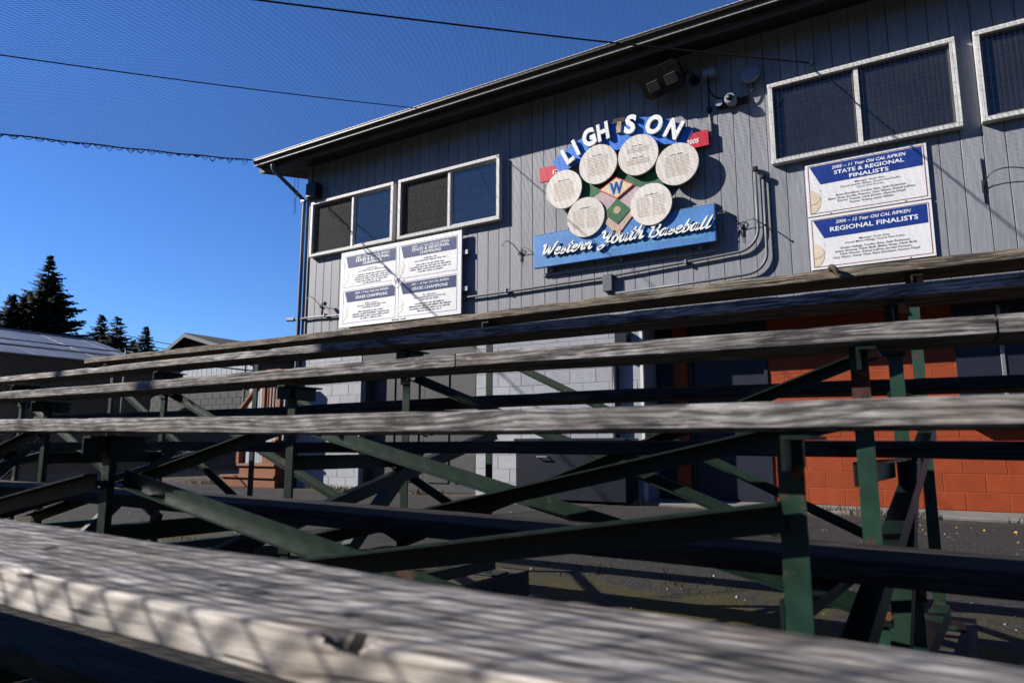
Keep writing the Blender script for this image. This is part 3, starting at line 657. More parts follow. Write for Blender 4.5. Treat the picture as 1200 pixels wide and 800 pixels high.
# champions board
qx0, qx1, qz0, qz1, qy = -8.87, -6.20, 2.045, 3.42, 8.64
cb = thing('champions_board', 'large white board of four navy headed champions notices under the left windows', 'sign', ((qx0 + qx1) / 2, WY, qz0))
b = MB(); b.cbox(qx0, qx1, qy, qy + .03, qz0, qz1, .004); wobj('panel', b, 'signwhite', cb)
for zz in (2.45, 3.05):
    b = MB(); b.cbox(qx1 - .05, qx1 + .10, qy + .031, WY - .003, zz - .04, zz + .04, .006); wobj('bracket', b, 'galv', cb)
b = MB()
for x in (qx0 + .2, (qx0 + qx1) / 2, qx1 - .2): b.box(x - .03, x + .03, qy + .031, WY - .003, qz0 + .08, qz1 - .08)
wobj('batten', b, 'dgrey', cb)
y = qy - .002; mx = (qx0 + qx1) / 2; mz = (qz0 + qz1) / 2 + .005
ntc = [(0, 1, '2002 – 10 Year Old CAL RIPKEN', ['STATE & REGIONAL', 'CHAMPIONS'], 2, 5), (1, 1, '2003 – 11 Year Old CAL RIPKEN', ['STATE & REGIONAL', 'CHAMPIONS'], 2, 4),
       (0, 0, '2003 – 9 Year Old CAL RIPKEN', ['STATE CHAMPIONS'], 3, 4), (1, 0, '2001 – 10 Year Old CAL RIPKEN', ['STATE CHAMPIONS'], 3, 4)]
for (cx_, cz_, yr, hd, nc, nn) in ntc:
    a0 = qx0 + .085 if cx_ == 0 else mx + .03; a1 = mx - .03 if cx_ == 0 else qx1 - .085
    c0 = mz + .03 if cz_ else qz0 + .07; c1 = qz1 - .07 if cz_ else mz - .03
    H = c1 - c0; cen = (a0 + a1) / 2 + .06
    wobj('border_line', rect_frame(a0, a1, c0, c1, .007, y), 'greyline', cb)
    hb = (.40 if len(hd) > 1 else .36) * H
    wobj('header_band', MB().add([(a0 + .10, y - .0004, c1 - hb), (a1 - .02, y - .0004, c1 - hb), (a1 - .02, y - .0004, c1 - .035 * H), (a0 + .04, y - .0004, c1 - .035 * H)], [(0, 1, 2, 3)]), 'signnavy2', cb)
    T = [text('heading', yr, cen, c1 - .145 * H, y - .0015, .04, 'letterwhite', cb, w=.78, shear=.25, bold=.008)]
    for i, h_ in enumerate(hd): T.append(text('heading', h_, cen, c1 - (.25 + .11 * i if len(hd) > 1 else .29) * H, y - .0015, .052, 'letterwhite', cb, w=.049 * len(h_), bold=.012))
    join_text(T)
    bod = MB(); zz = c1 - (.51 if len(hd) > 1 else .47) * H
    for i in range(nc):
        hw = (.14, .33, .2)[i]; k_ = word_marks(cen - hw, cen + hw, zz, y - .0015, .02, 4 if i else 2, i + 31 * cx_ + 7 * cz_); bod.add(k_.v, k_.f); zz -= .062 * H
    tag(wobj('coach_names', bod, 'greyline', cb), kind='stuff')
    bod = MB(); zz -= .05 * H
    for i in range(nn):
        hw = (.34, .40, .42, .37, .2)[i] if nn == 5 else (.3, .43, .42, .25)[i]; k_ = word_marks(cen - hw, cen + hw, zz, y - .0015, .021, 6, i * 3 + 51 * cx_ + 17 * cz_); bod.add(k_.v, k_.f); zz -= .068 * H
    tag(wobj('player_names', bod, 'ink', cb), kind='stuff')
    ball_print(cb, a0 + .008, c0 + .33 * H, .15, c0 + .01, y - .0006, ('ballpale', 'seampale'), cb)
dm = lambda k, yy: MB().add([(mx, yy, mz + .125 * k), (mx - .17 * k, yy, mz), (mx, yy, mz - .125 * k), (mx + .17 * k, yy, mz)], [(0, 1, 2, 3)])
wobj('diamond_badge', dm(1, y - .001), 'greyline', cb); wobj('diamond_face', dm(.93, y - .0016), 'signwhite', cb)
text('diamond_letter', 'W', mx, mz - .062, y - .0024, .125, 'ink', cb, w=.14, bold=.03)
tag(wobj('small_print', word_marks(mx - .1, mx + .2, qz0 + .022, y - .001, .022, 2, 3), 'ink', cb), kind='stuff')

# ---- plant hooks
def hook_mesh(both=True):
    h = MB()
    h.tube([(0, 0, .07 if both else .30), (0, 0, -.16 if both else -.22)], [.008, .004 if both else .009], 6)
    if not both:
        h.tube([(0, 0, -.04)] + crom([(.015, -.05, .02), (.07, -.14, .09), (.18, -.2, .11), (.32, -.22, .08), (.42, -.22, .02), (.43, -.22, .05)], 4), .0065, 6)
        return h
    h.tube([(0, -.0, .0)] + crom([(-.02, -.05, .06), (-.10, -.16, .17), (-.19, -.2, .23), (-.26, -.2, .21), (-.28, -.2, .18), (-.25, -.2, .17)], 4), .0065, 6)
    h.tube([(0, 0, .0)] + crom([(.015, -.05, .045), (.07, -.12, .085), (.15, -.18, .075), (.24, -.2, .0), (.31, -.2, -.07), (.34, -.2, -.10), (.33, -.2, -.07)], 4), .0065, 6)
    return h
hk = None
for (x, z, sc, lab) in ((-9.43, 2.48, 1, 'black plant hook with a rusty tip at the clubhouse corner'), (-5.15, 2.86, 1, 'black plant hook between the champions board and the blue sign'), (-1.86, 2.72, 1.1, 'black plant hook beside the bent conduits'), (.70, 2.80, 1.0, 'black plant hook on a tall bar right of the finalists panels')):
    t = thing('plant_hook', lab, 'hook', (x, WY - .012, z), 'plant hooks on the siding')
    if hk is None: hk = hook_mesh().mesh('hook_iron', 'black', True)
    o = link('hook_iron', hk if x < .5 else hook_mesh(False).mesh('hook_iron', 'black', True), t); o.scale = (sc, .55, sc)
    bp = MB().cbox(-.02, .02, .0, .011, -.09, .05, .003); obj('back_plate', bp, 'black', t)
    if x < -9: rb = MB(); rb.tube([(.17, -.1, .09), (.19, -.1, .06), (.19, -.1, .02)], [.02, .04, .02], 7); obj('rusty_tip', rb, 'rust', t)
# ---- conduits
def conduit(lab, path, r=.019):
    t = thing('conduit', lab, 'conduit', path[0]); wobj('pipe', MB().tube(path, r, 10), 'conduit', t, True)
    return t
def bend(x, z, rad, y, n=8):   # from vertical (above) to leftward horizontal
    return [(x - rad + rad * math.cos(R(a)), y, z + rad - rad * math.sin(R(a))) for a in range(0, 91, 11)]
t = conduit('longer grey conduit running left along the siding behind the signs', [(-1.66, 8.705, 3.46), (-1.66, 8.705, 2.75)] + bend(-1.66, 2.42, .28, 8.705) + [(-2.3, 8.705, 2.40), (-3.75, 8.705, 2.335), (-5.0, 8.705, 2.32), (-6.2, 8.705, 2.31), (-8.8, 8.705, 2.29), (-9.6, 8.705, 2.33), (-10.15, 8.705, 2.33)])
for x in (-2.6, -5.4, -9.3):
    wobj('strap', MB().cbox(x - .012, x + .012, 8.675, 8.745, 2.3 if x < -3 else 2.36, 2.37 if x < -3 else 2.42, .003), 'galv', t)
wobj('cap', MB().tube([(-1.66, 8.70, 3.45), (-1.66, 8.70, 3.50)], [.035, .04], 8), 'dgrey', t)
wobj('end_fitting', MB().tube([(-10.10, 8.705, 2.33), (-10.3, 8.705, 2.35)], .04, 8), 'galv', t)
wobj('junction_box', MB().cbox(-3.78, -3.64, 8.66, 8.748, 2.12, 2.36, .006), 'conduit', t)
t = conduit('shorter grey conduit curving down behind the top seat', [(-1.57, 8.70, 3.34), (-1.57, 8.70, 2.5)] + bend(-1.57, 2.12, .26, 8.70) + [(-2.3, 8.70, 2.10), (-3.6, 8.70, 2.08)])
wobj('cap', MB().tube([(-1.57, 8.695, 3.33), (-1.57, 8.695, 3.38)], [.035, .04], 8), 'dgrey', t)
# ---- floodlight
fl = thing('floodlight', 'black twin lens floodlight under the eave', 'floodlight', (-2.72, WY, 4.90))
def rbox(w, h, d, b=.06):
    mb = MB(); q = [(-w / 2 + b, -h / 2), (w / 2 - b, -h / 2), (w / 2, -h / 2 + b), (w / 2, h / 2 - b), (w / 2 - b, h / 2), (-w / 2 + b, h / 2), (-w / 2, h / 2 - b), (-w / 2, -h / 2 + b)]
    mb.prism(q, -d / 2, d / 2); mb.prism([(x * .86, z * .86) for x, z in q], d / 2, d / 2 + .05); return mb
head = obj('housing', rbox(.58, .38, .10), 'black', fl); head.location = (-.02, -.34, -.02); head.rotation_euler = (R(38), R(-6), R(-8))
for sx in (-.12, .14):
    ln = obj('lens', MB().cbox(-.085, .085, -.008, .01, -.07, .07, .006), 'lens', head); ln.location = (sx, -.058, -.03)
for q in range(6):
    fn = obj('cooling_fin', MB().box(-.24, .24, .1, .14, -.13 + q * .05, -.118 + q * .05), 'black', head)
obj('arm', MB().tube([(.3, -.3, .0), (.36, -.2, .02), (.34, -.02, .02)], .028, 8), 'dgrey', fl, True)
obj('wall_mount', MB().tube([(.33, -.05, .02), (.33, -.001, .02)], .07, 12), 'dgrey', fl)
# ---- camera with its arms, sensor box and dish
t = thing('sensor_box', 'small grey box light on a bent black arm left of the camera', 'wall light', (-2.16, WY, 4.88))
obj('head', MB().cbox(-.085, .085, -.16, -.06, -.02, .075, .008), 'lgrey', t)
obj('arm', MB().tube(crom([(-.01, -.16, -.03), (-.01, -.16, -.17), (.03, -.14, -.30), (.12, -.10, -.36), (.22, -.08, -.37)], 4), .011, 7), 'black', t, True)
obj('drop_rod', MB().tube([(-.05, -.015, .0), (-.05, -.015, -.72)], .009, 6), 'black', t)
obj('rod_bracket', MB().cbox(-.085, -.015, -.03, -.001, -.46, -.40, .004), 'black', t)
t = thing('dish_light', 'round pale dish lamp on a bent black arm right of the camera', 'wall light', (-1.65, WY, 4.76))
dsh = MB(); dsh.tube([(0, -.06, 0), (0, -.075, 0), (0, -.095, .005)], [.115, .125, .10], 24); obj('head', dsh, 'lgrey', t, False)
obj('arm', MB().tube(crom([(.02, -.06, -.10), (.03, -.06, -.18), (-.02, -.07, -.27), (-.12, -.09, -.29), (-.2, -.06, -.30)], 4), .011, 7), 'black', t, True)
t = thing('security_camera', 'round white security camera on the siding under the eave', 'camera', (-1.9, WY, 4.46))
obj('mount_plate', MB().cbox(-.19, .19, -.05, -.001, -.05, .05, .006), 'dgrey', t)
bd_ = MB(); bd_.tube([(0, -.05, 0), (0, -.16, 0), (.0, -.18, 0)], [.07, .075, .06], 16); obj('body', bd_, 'lgrey', t)
obj('dome', MB().tube([(0, -.178, 0), (0, -.2, 0), (0, -.215, 0)], [.045, .038, .015], 14), 'black', t, True)
obj('cone_lamp', MB().tube([(-.16, -.05, .01), (-.16, -.1, .01)], [.03, .05], 10), 'lgrey', t)
# ---- speaker under the eave, hanging wires
t = thing('speaker', 'grey box speaker under the eave at the clubhouse corner', 'speaker', (-9.66, WY, 4.75))
obj('cabinet', MB().cbox(-.13, .13, -.2, -.04, -.13, .15, .01), 'dgrey', t); obj('bracket', MB().box(-.04, .04, -.04, -.001, -.08, .08), 'black', t)
hw = MB(); hw.tube(crom([(-9.99, 8.52, 5.28), (-9.98, 8.52, 4.95), (-9.97, 8.52, 4.75), (-10.02, 8.52, 4.62), (-10.0, 8.52, 4.35)], 4), .005, 5)
hw.tube(crom([(-10.05, 8.5, 5.28), (-10.04, 8.5, 4.8), (-10.02, 8.5, 4.3)], 4), .004, 5)
tag(obj('hanging_wire', hw, 'black'), 'two thin black wires hanging from the eave by the downspout', 'wire')
# ---- round notice, meter, bin, pipe at the lower wall
t = thing('round_notice', 'small round white notice with black ring on the grey block wall', 'sign', (-3.72, WY, 1.29))
obj('disc', MB().prism([(.115 * c, .115 * s) for c, s in circ], -.004, .004), 'signwhite', t); obj('ring', MB().tube([(.108 * c, -.006, .108 * s) for c, s in circ + circ[:1]], .006, 5, False), 'black', t)
bod = MB()
for i in range(3): k_ = word_marks(-.06, .06, .03 - i * .035, -.0055, .018, 2, i); bod.add(k_.v, k_.f)
obj('lettering', bod, 'ink', t)
t = thing('meter_box', 'dark metal meter box with a pipe on the grey block wall', 'meter', (-3.5, WY, 1.2))
obj('box', MB().cbox(-.10, .08, -.14, .006, .02, .34, .008), 'navybin', t); obj('pipe', MB().tube([(-.13, -.06, .02), (-.13, -.06, GZ - 1.1)], .05, 10), 'navybin', t, True)
t = thing('storage_bin', 'long low navy metal bin against the grey block wall', 'bin', (-4.15, 8.5, GZ))
obj('body', MB().cbox(-.84, .80, -.2, .22, .03, .80, .012), 'navybin', t); obj('lid', MB().cbox(-.86, .82, -.23, .235, .802, .85, .012), 'navybin', t)
for x in (-.4, .4): obj('handle', MB().tube([(x - .08, -.2, .6), (x - .08, -.25, .6), (x + .08, -.25, .6), (x + .08, -.2, .6)], .01, 6), 'galv', t)
for x in (-.75, .7): obj('foot', MB().box(x - .05, x + .05, -.15, .15, 0, .03), 'black', t)

# ================================================================== bleachers
bl = thing('bleachers', 'old green steel bleachers with weathered grey plank seats', 'bleachers', (-2, 1.6, GZ))
SY = [.385, 1.03, 1.65, 2.23, 2.81]; SZ = [-.14, .062, .262, .460, .661]
X0, X1 = -5.65, 2.6
from mathutils import noise as mn
def plank(x0, x1, y0, w, ztop, th, seg, seed, sag=.004, rough=.0022, slope=0., gouge=None, xref=0.):
    """lumber with worn rounded edges; grain along X. Local origin at its middle"""
    b = .0045
    pr = []
    NW = 12
    for i in range(NW + 1): pr.append((b + (w - 2 * b) * i / NW, th))
    pr += [(w - b * .3, th - b * .3), (w, th - b), (w, th * .5), (w, b), (w - b, 0), (w * .5, 0), (b, 0), (0, b), (0, th * .25), (0, th * .42), (0, th * .56), (0, th * .68), (0, th * .8), (0, th - b * 1.2), (b * .3, th - b * .35)]
    n = len(pr); N = max(2, int((x1 - x0) / seg)); vs = []; base = []
    cx0 = (x0 + x1) / 2
    for i in range(N + 1):
        x = x0 + (x1 - x0) * i / N
        warp = mn.noise(Vector((x * .45, seed, 0))) * sag * 2 + slope * (x - xref)
        wy = mn.noise(Vector((x * .4, seed, 9))) * sag * 1.5
        for (py, pz) in pr:
            q = Vector((x * 3.0, py * 28 + seed, pz * 28)); d = mn.noise(q) * rough
            edge = max(0, 1 - (abs(py) + abs(pz - th)) / .03); nick = max(0, mn.noise(Vector((x * 7, seed * 3, 1))) - .25) * .014 * edge
            dz = d - nick; dy = mn.noise(q + Vector((0, 50, 0))) * rough + nick
            if gouge:
                for gx, gy, gr, gd in gouge:
                    e = ((x - gx) / gr) ** 2 + ((py - gy) / (gr * .45)) ** 2 + ((th - pz) / (gr * .42)) ** 2
                    if gd > .01 and e < 1.2: q_ = gd * max(0, 1.2 - e) * (.7 + .8 * mn.noise(q * 2)); dz -= q_; dy += q_ * .8 if py < .02 else 0
            base.append((x, py, th - pz)); vs.append((x - cx0, y0 + py + dy + wy, ztop - th + pz + dz + warp))
    fs = [tuple(range(n)), tuple(N * n + k for k in range(n - 1, -1, -1))]
    for i in range(N):
        for k_ in range(n): k2 = (k_ + 1) % n; fs.append((i * n + k_, (i + 1) * n + k_, (i + 1) * n + k2, i * n + k2))
    mb = MB(); mb.add(vs, fs)
    if gouge:
        for j, f in enumerate(fs):
            if len(f) > 4: continue
            k_ = (j - 2) % n
            mb.mi[j] = 1 if k_ < NW else 0
            mx, my, mzz = (sum(base[q][i] for q in f) / 4 for i in range(3))
            for gx, gy, gr, gd in gouge:
                rag = .8 + .7 * mn.noise(Vector((mx * 90, my * 90, mzz * 90)))
                if ((mx - gx) / gr) ** 2 + ((my - gy) / (gr * .45)) ** 2 + (mzz / (gr * .42)) ** 2 < rag * (1.7 if gd > .01 else .3): mb.mi[j] = 2
    return mb, cx0
def put_plank(name, mat, label, *a, **kw):
    mb, cx0 = plank(*a, **kw); o = obj(name, mb, mat, None, False, label)
    o.data.polygons.foreach_set('use_smooth', [len(p.vertices) == 4 for p in o.data.polygons]); o.data.set_sharp_from_angle(angle=R(28))
    o.parent = bl; o.location = Vector((cx0, 0, 0)) - bl.location; return o
g1 = [(-.378, .004, .019, .014), (-.62, .075, .016, .004), (-.56, .075, .022, .004), (-.2, .12, .03, .004), (-.43, .065, .03, .003), (-1.0, .1, .03, .004)]
put_plank('seat_plank', ['seat_pale', 'seat_top', 'rot'], 'nearest bleached front seat plank with a gouge in its edge', -3.4, 1.2, SY[0], .205, SZ[0], .042, .006, 3.1, .003, .0035, -.012, g1, -.4)
put_plank('seat_plank', 'seat', 'second row seat plank, grey', X0, X1, SY[1], .195, SZ[1], .041, .03, 11.7, .006, .002, -.006, None, 0)
for a, e in ((X0, -1.203), (-1.198, .128), (.133, X1)): put_plank('seat_plank', 'seat', 'third row seat plank length', a, e, SY[2], .195, SZ[2], .041, .03, 23.3 + a * .01, .006, .0022, -.003, None, 0)
put_plank('seat_plank', 'seat', 'fourth row seat plank, partly shaded', X0 - .1, X1, SY[3], .195, SZ[3], .040, .04, 37.9, .006, .002, -.002)
put_plank('seat_plank', 'seat_tan', 'top row seat plank, tan weathered', X0, X1, SY[4], .195, SZ[4], .041, .04, 51.1, .006, .002, 0)
FZ = [None, -.385, -.185, .008, .205]
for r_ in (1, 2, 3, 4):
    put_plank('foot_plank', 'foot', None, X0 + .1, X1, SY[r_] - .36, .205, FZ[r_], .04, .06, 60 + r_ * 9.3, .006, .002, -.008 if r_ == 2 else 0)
FR = [-5.55, -3.86, -2.06, -.185, 1.66]; PY = [SY[i] + .10 for i in range(5)]
def fx(f, y): return FR[f] + .093 * (y - 1.13)
L_ = .038
def lpost(x, y, z0, z1, t=.006):
    return MB().prism([(x, 0), (x, 1)], 0, 1) if False else MB().add(
        [(x + a, y + b_, z) for z in (z0, z1) for a, b_ in ((0, 0), (L_, 0), (L_, t), (t, t), (t, L_), (0, L_))],
        [(0, 1, 2, 3, 4, 5), (11, 10, 9, 8, 7, 6)] + [(i, (i + 1) % 6, 6 + (i + 1) % 6, 6 + i) for i in range(6)])
SK = GZ + .14
for f in range(5):
    sk = MB(); xs0, xs1 = fx(f, .5), fx(f, 3.1)
    sk.add([(xs0 - .06, .42, GZ), (xs0 + .09, .42, GZ), (xs1 + .09, 3.1, GZ), (xs1 - .06, 3.1, GZ)] + [(xs0 - .06, .42, SK), (xs0 + .09, .42, SK), (xs1 + .09, 3.1, SK), (xs1 - .06, 3.1, SK)],
           [(0, 1, 2, 3), (7, 6, 5, 4), (0, 4, 5, 1), (1, 5, 6, 2), (2, 6, 7, 3), (3, 7, 4, 0)]); wobj('skid_beam', sk, 'skid', bl)
    for r_ in range(5):
        x = fx(f, PY[r_]); zt = SZ[r_] - .043 + (-.006 * x if r_ == 1 else 0)
        wobj('post', lpost(x - L_ / 2, PY[r_] - .02, SK, zt - .004), 'rgreen' if f == 3 else 'green', bl)
        # bracket carrying the seat plank
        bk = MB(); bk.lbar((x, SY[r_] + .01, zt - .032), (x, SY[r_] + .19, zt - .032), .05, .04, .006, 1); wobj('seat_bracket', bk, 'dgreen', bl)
        bo = MB(); bo.tube([(x + .01, PY[r_] - .022, zt - .06), (x + .01, PY[r_] - .034, zt - .06)], .011, 6); wobj('bolt', bo, 'rust', bl)
        if r_ >= 1:
            fz = FZ[r_] - .045
            xa, xb = fx(f, PY[r_ - 1]), x
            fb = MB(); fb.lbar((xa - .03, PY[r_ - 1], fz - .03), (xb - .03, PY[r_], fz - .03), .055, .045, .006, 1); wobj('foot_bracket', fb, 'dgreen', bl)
            lc = MB(); lc.lbar((xa + .03, PY[r_ - 1], SK + .05), (xb + .03, PY[r_], SK + .05), .05, .05, .006, -1); wobj('bottom_chord', lc, 'green', bl)
        pl = MB(); pl.cbox(x - .06, x + .07, PY[r_] - .06, PY[r_] + .06, SK + .001, SK + .009, .003); wobj('base_plate', pl, 'green', bl)
    # raking chord of the frame
    rc = MB(); rc.lbar((fx(f, PY[1]) + .035, PY[1], -.45), (fx(f, PY[4]) + .035, PY[4], .05), .05, .045, .006, -1); wobj('raking_chord', rc, 'dgreen', bl)
    rc = MB(); rc.lbar((fx(f, PY[2]) + .04, PY[2] + .1, SK + .06), (fx(f, PY[3]) + .04, PY[3] + .05, -.02), .05, .045, .006, -1); wobj('raking_chord', rc, 'green', bl)
BR = {1: (-.105, -.41), 2: (.06, -.36), 3: (.285, -.41), 4: (.44, -.43)}
for f in range(3):                                    # the bay right of the last frame in view has no crossing braces
    for r_ in (1, 2, 3, 4):
        zt, zb = BR[r_]; xa, xb = fx(f, PY[r_]), fx(f + 1, PY[r_]); y = PY[r_]
        hgt = (0, .046, .042, .036, .034)[r_]
        up, down = ((f == 2) or r_ in (1, 2)), ((f == 2) or r_ in (1, 3, 4))
        if r_ == 4: up = False
        if up:
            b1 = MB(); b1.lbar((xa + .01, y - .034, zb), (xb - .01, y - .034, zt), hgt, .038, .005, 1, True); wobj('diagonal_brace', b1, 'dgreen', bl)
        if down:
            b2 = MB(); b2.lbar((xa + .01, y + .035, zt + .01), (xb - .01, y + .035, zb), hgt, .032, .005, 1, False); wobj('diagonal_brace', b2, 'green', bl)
        for xx, zz, use in ((xa, zb, up), (xb, zt, up), (xa, zt, down), (xb, zb, down)):
            if use and r_ > 1: wobj('gusset_plate', MB().cbox(xx - .028, xx + .028, y - .027, y - .0215, zz - .026, zz + .022, .002), 'dgreen', bl); wobj('bolt', MB().tube([(xx + .02, y - .026, zz), (xx + .02, y - .040, zz)], .009, 6), 'rust', bl)
# knob of rope on the top seat
kb = MB(); kb.tube(crom([(-.28, 2.80, .655), (-.275, 2.785, .668), (-.262, 2.775, .655), (-.25, 2.78, .625)], 4), [.010] * 12 + [.014], 8)
tag(obj('rope_stub', kb, 'bark'), 'short brown stub of rope hooked over the top seat edge', 'rope')

# ================================================================== netting over the seats
NU, NV = 282, 178
EY, EZ = 8.07, 5.40; FY, FZ_ = -.07, 3.45
shift_x = np.array([-10.72, -6.8, -2.96, 2.6]); shift_s = np.array([-.55, -2.2, -4.0, -6.0])
def net_xyz(u, v):
    """u along the eave 0..1, v from eave 0 to fence 1"""
    X = -10.72 + 13.32 * u; s = np.interp(X, shift_x, shift_s)
    x = X + s * v
    cab = (X + 10.72) / 4.0; frac = cab - np.floor(cab)
    bay = 4 * frac * (1 - frac)
    z = EZ + (FZ_ - EZ) * v - (.12 + .10 * bay) * 4 * v * (1 - v) * .5
    z += .012 * np.sin(X * 1.3 + v * 2) * 4 * v * (1 - v)
    return np.stack([x, EY + (FY - EY) * v + 0 * u, z], -1)
def strands(P, r):
    """P: (lines, points, 3) -> triangular tubes"""
    nl, npt, _ = P.shape
    d = np.gradient(P, axis=1); d /= np.linalg.norm(d, axis=2, keepdims=True)
    a = np.cross(d, np.array([0, 0, 1.])); a /= np.linalg.norm(a, axis=2, keepdims=True); b = np.cross(d, a)
    V = np.stack([P + r * (math.cos(t) * a + math.sin(t) * b) for t in (0, 2.0944, 4.1888)], 2).reshape(-1, 3)
    i = (np.arange(nl)[:, None] * npt + np.arange(npt - 1)[None]).ravel() * 3
    F = np.concatenate([np.stack([i + k, i + (k + 1) % 3, i + 3 + (k + 1) % 3, i + 3 + k], 1) for k in range(3)])
    return V, F
def np_mesh(name, parts, mat):
    V = []; F = []; o = 0
    for v, f in parts: V.append(v); F.append(f + o); o += len(v)
    V = np.concatenate(V); F = np.concatenate(F); k = F.shape[1]
    me = bpy.data.meshes.new(name); me.vertices.add(len(V)); me.vertices.foreach_set('co', V.astype(np.float32).ravel())
    me.loops.add(F.size); me.loops.foreach_set('vertex_index', F.astype(np.int32).ravel()); me.polygons.add(len(F))
    me.polygons.foreach_set('loop_start', np.arange(0, F.size, k, dtype=np.int32)); me.polygons.foreach_set('loop_total', np.full(len(F), k, dtype=np.int32))
    me.update(calc_edges=True); me.validate(); me.materials.append(M[mat]); return me
nt_ = thing('netting', 'dark safety netting stretched from the eave over the bleachers', 'net', (-6, 4, GZ))
fam = []
LX, LY, sp_ = 13.32, 8.5, .062 * math.sqrt(2)
for sgn in (1, -1):                                   # diamond mesh: two families of cords at 45 degrees to the eave
    Ls = []
    c0 = -LY if sgn > 0 else 0.0
    c1 = LX if sgn > 0 else LX + LY
    c = c0 + sp_
    while c < c1:
        lo, hi = (max(0, -c), min(LY, LX - c)) if sgn > 0 else (max(0, c - LX), min(LY, c))
        if hi - lo > .05:
            bb_ = np.linspace(lo, hi, 64); aa_ = c + sgn * bb_
            Ls.append(net_xyz(np.clip(aa_ / LX, 0, 1), bb_ / LY))
        c += sp_
    fam.append(strands(np.array(Ls), .00165))
at(tag(link('net_mesh', np_mesh('net_mesh', fam, 'net')), kind='stuff'), nt_)
ve = np.linspace(0, 1, 70); E_ = net_xyz(np.zeros(70), ve); E_[:, 2] += .006 * np.sin(ve * 60)
wobj('edge_rope', MB().tube([tuple(p) for p in E_], .012, 7), 'rope', nt_, True)
for uu in (4.0 / 13.32,):
    c_ = net_xyz(np.full(40, uu), np.linspace(0, 1, 40)); c_[:, 2] -= .01
    wobj('seam_rope', MB().tube([tuple(p) for p in c_], .007, 6), 'rope', nt_, True)
lp = MB(); v_ = .015
while v_ < .9:
    p = net_xyz(np.array(0.), np.array(v_)); q = net_xyz(np.array(0.), np.array(v_ + .018)); dr_ = random.uniform(.04, .10)
    for j in range(random.choice((2, 3, 4))):
        k_ = random.uniform(.3, 1); lp.tube(crom([tuple(p), tuple(p * .75 + q * .25 + np.array([-.01, 0, -dr_ * .8 * k_])), tuple(p * .4 + q * .6 + np.array([0.01, 0, -dr_ * k_])), tuple(q)], 4), .0045, 4, False)
    v_ += random.choice((.018, .019, .022))
lpo = tag(wobj('net_fringe', lp, 'loop', nt_), kind='stuff')
gc = MB(); P0, P1 = Vector((-.92, 8.73, 4.72)), Vector((-7.45, -.1, 3.40)); gl = []
for i in range(41):
    t_ = i / 40; p = P0.lerp(P1, t_); p.z -= .16 * 4 * t_ * (1 - t_) * .5; gl.append(p)
t = thing('guy_cable', 'black cable running from the siding out over the seats', 'cable', tuple(P0)); wobj('cable', MB().tube(gl, .009, 6), 'rope', t, True)
wobj('anchor', MB().tube([(-.92, 8.748, 4.72), (-.92, 8.70, 4.72)], [.03, .02], 8), 'galv', t)

# ================================================================== chain link fence the net hangs from
fe = thing('backstop_fence', 'tall chain link backstop fence with an added timber shading board in front of the seats', 'fence', (-3, FY, GZ))
r_ = .0027; zt = 3.3
parts = []
for sgn in (1, -1):
    st_ = .072; Ls = []
    x = -13.0
    while x < 7:
        a0 = (x, FY + .003 * sgn, GZ); a1 = (x + sgn * (zt - GZ), FY + .003 * sgn, zt); Ls.append((a0, a1)); x += st_
    P = np.array([np.linspace(a, b, 2) for a, b in Ls]); parts.append(strands(P, r_))
at(tag(link('chain_link', np_mesh('chain_link', parts, 'galv')), kind='stuff'), fe)
for x in (-12, -9.0, -6.0, 3.2): wobj('fence_post', MB().tube([(x, FY - .04, GZ), (x, FY - .04, 3.5)], .035, 10), 'galv', fe, True)
wobj('top_rail', MB().tube([(-12, FY - .03, 3.45), (6, FY - .03, 3.45)], .024, 8), 'galv', fe, True)
wobj('shade_board', MB().cbox(-6.55, 6, FY - .025, FY + .02, 3.235, 3.40, .004), 'skid', fe)  # unseen board, added to keep the fourth seat row in shade

# ================================================================== timber steps beside the clubhouse
t = thing('timber_steps', 'orange stained timber steps with railing beside the clubhouse', 'stairs', (-10.7, 8.6, GZ))
def tp(n, mb, m='cedar'): return wobj(n, mb, m, t)
for i, (xs, zt_) in enumerate(((-11.48, -.555), (-11.02, -.345), (-10.42, -.13), (-10.1, .08))):
    zl = GZ if i == 0 else (GZ, -.555, -.345, -.13)[i]
    tp('tread', MB().cbox(xs, -9.98, 8.30, 9.3, zt_ - .045, zt_, .006)); tp('riser_board', MB().cbox(xs + .05, -9.985, 8.335, 9.28, zl, zt_ - .046, .004))
for x, z0, z1 in ((-11.05, -.345, .62), (-10.42, -.13, 1.30), (-10.0, .08, 1.30)): tp('railing_post', MB().cbox(x - .045, x + .045, 8.34, 8.43, z0, z1, .006))
tp('handrail', MB().add([(-11.2, 8.33, .50), (-11.2, 8.44, .50), (-10.38, 8.33, 1.26), (-10.38, 8.44, 1.26), (-11.2, 8.33, .56), (-11.2, 8.44, .56), (-10.38, 8.33, 1.32), (-10.38, 8.44, 1.32)], [(0, 1, 3, 2), (4, 6, 7, 5), (0, 4, 5, 1), (2, 3, 7, 6), (0, 2, 6, 4), (1, 5, 7, 3)]))
tp('top_rail', MB().cbox(-10.37, -9.97, 8.33, 8.44, 1.30, 1.36, .006)); tp('bottom_rail', MB().cbox(-10.37, -10.05, 8.35, 8.42, .2, .26, .004))
for i in range(4): x = -10.33 + i * .085; tp('baluster', MB().cbox(x - .018, x + .018, 8.365, 8.40, .26, 1.30, .003))
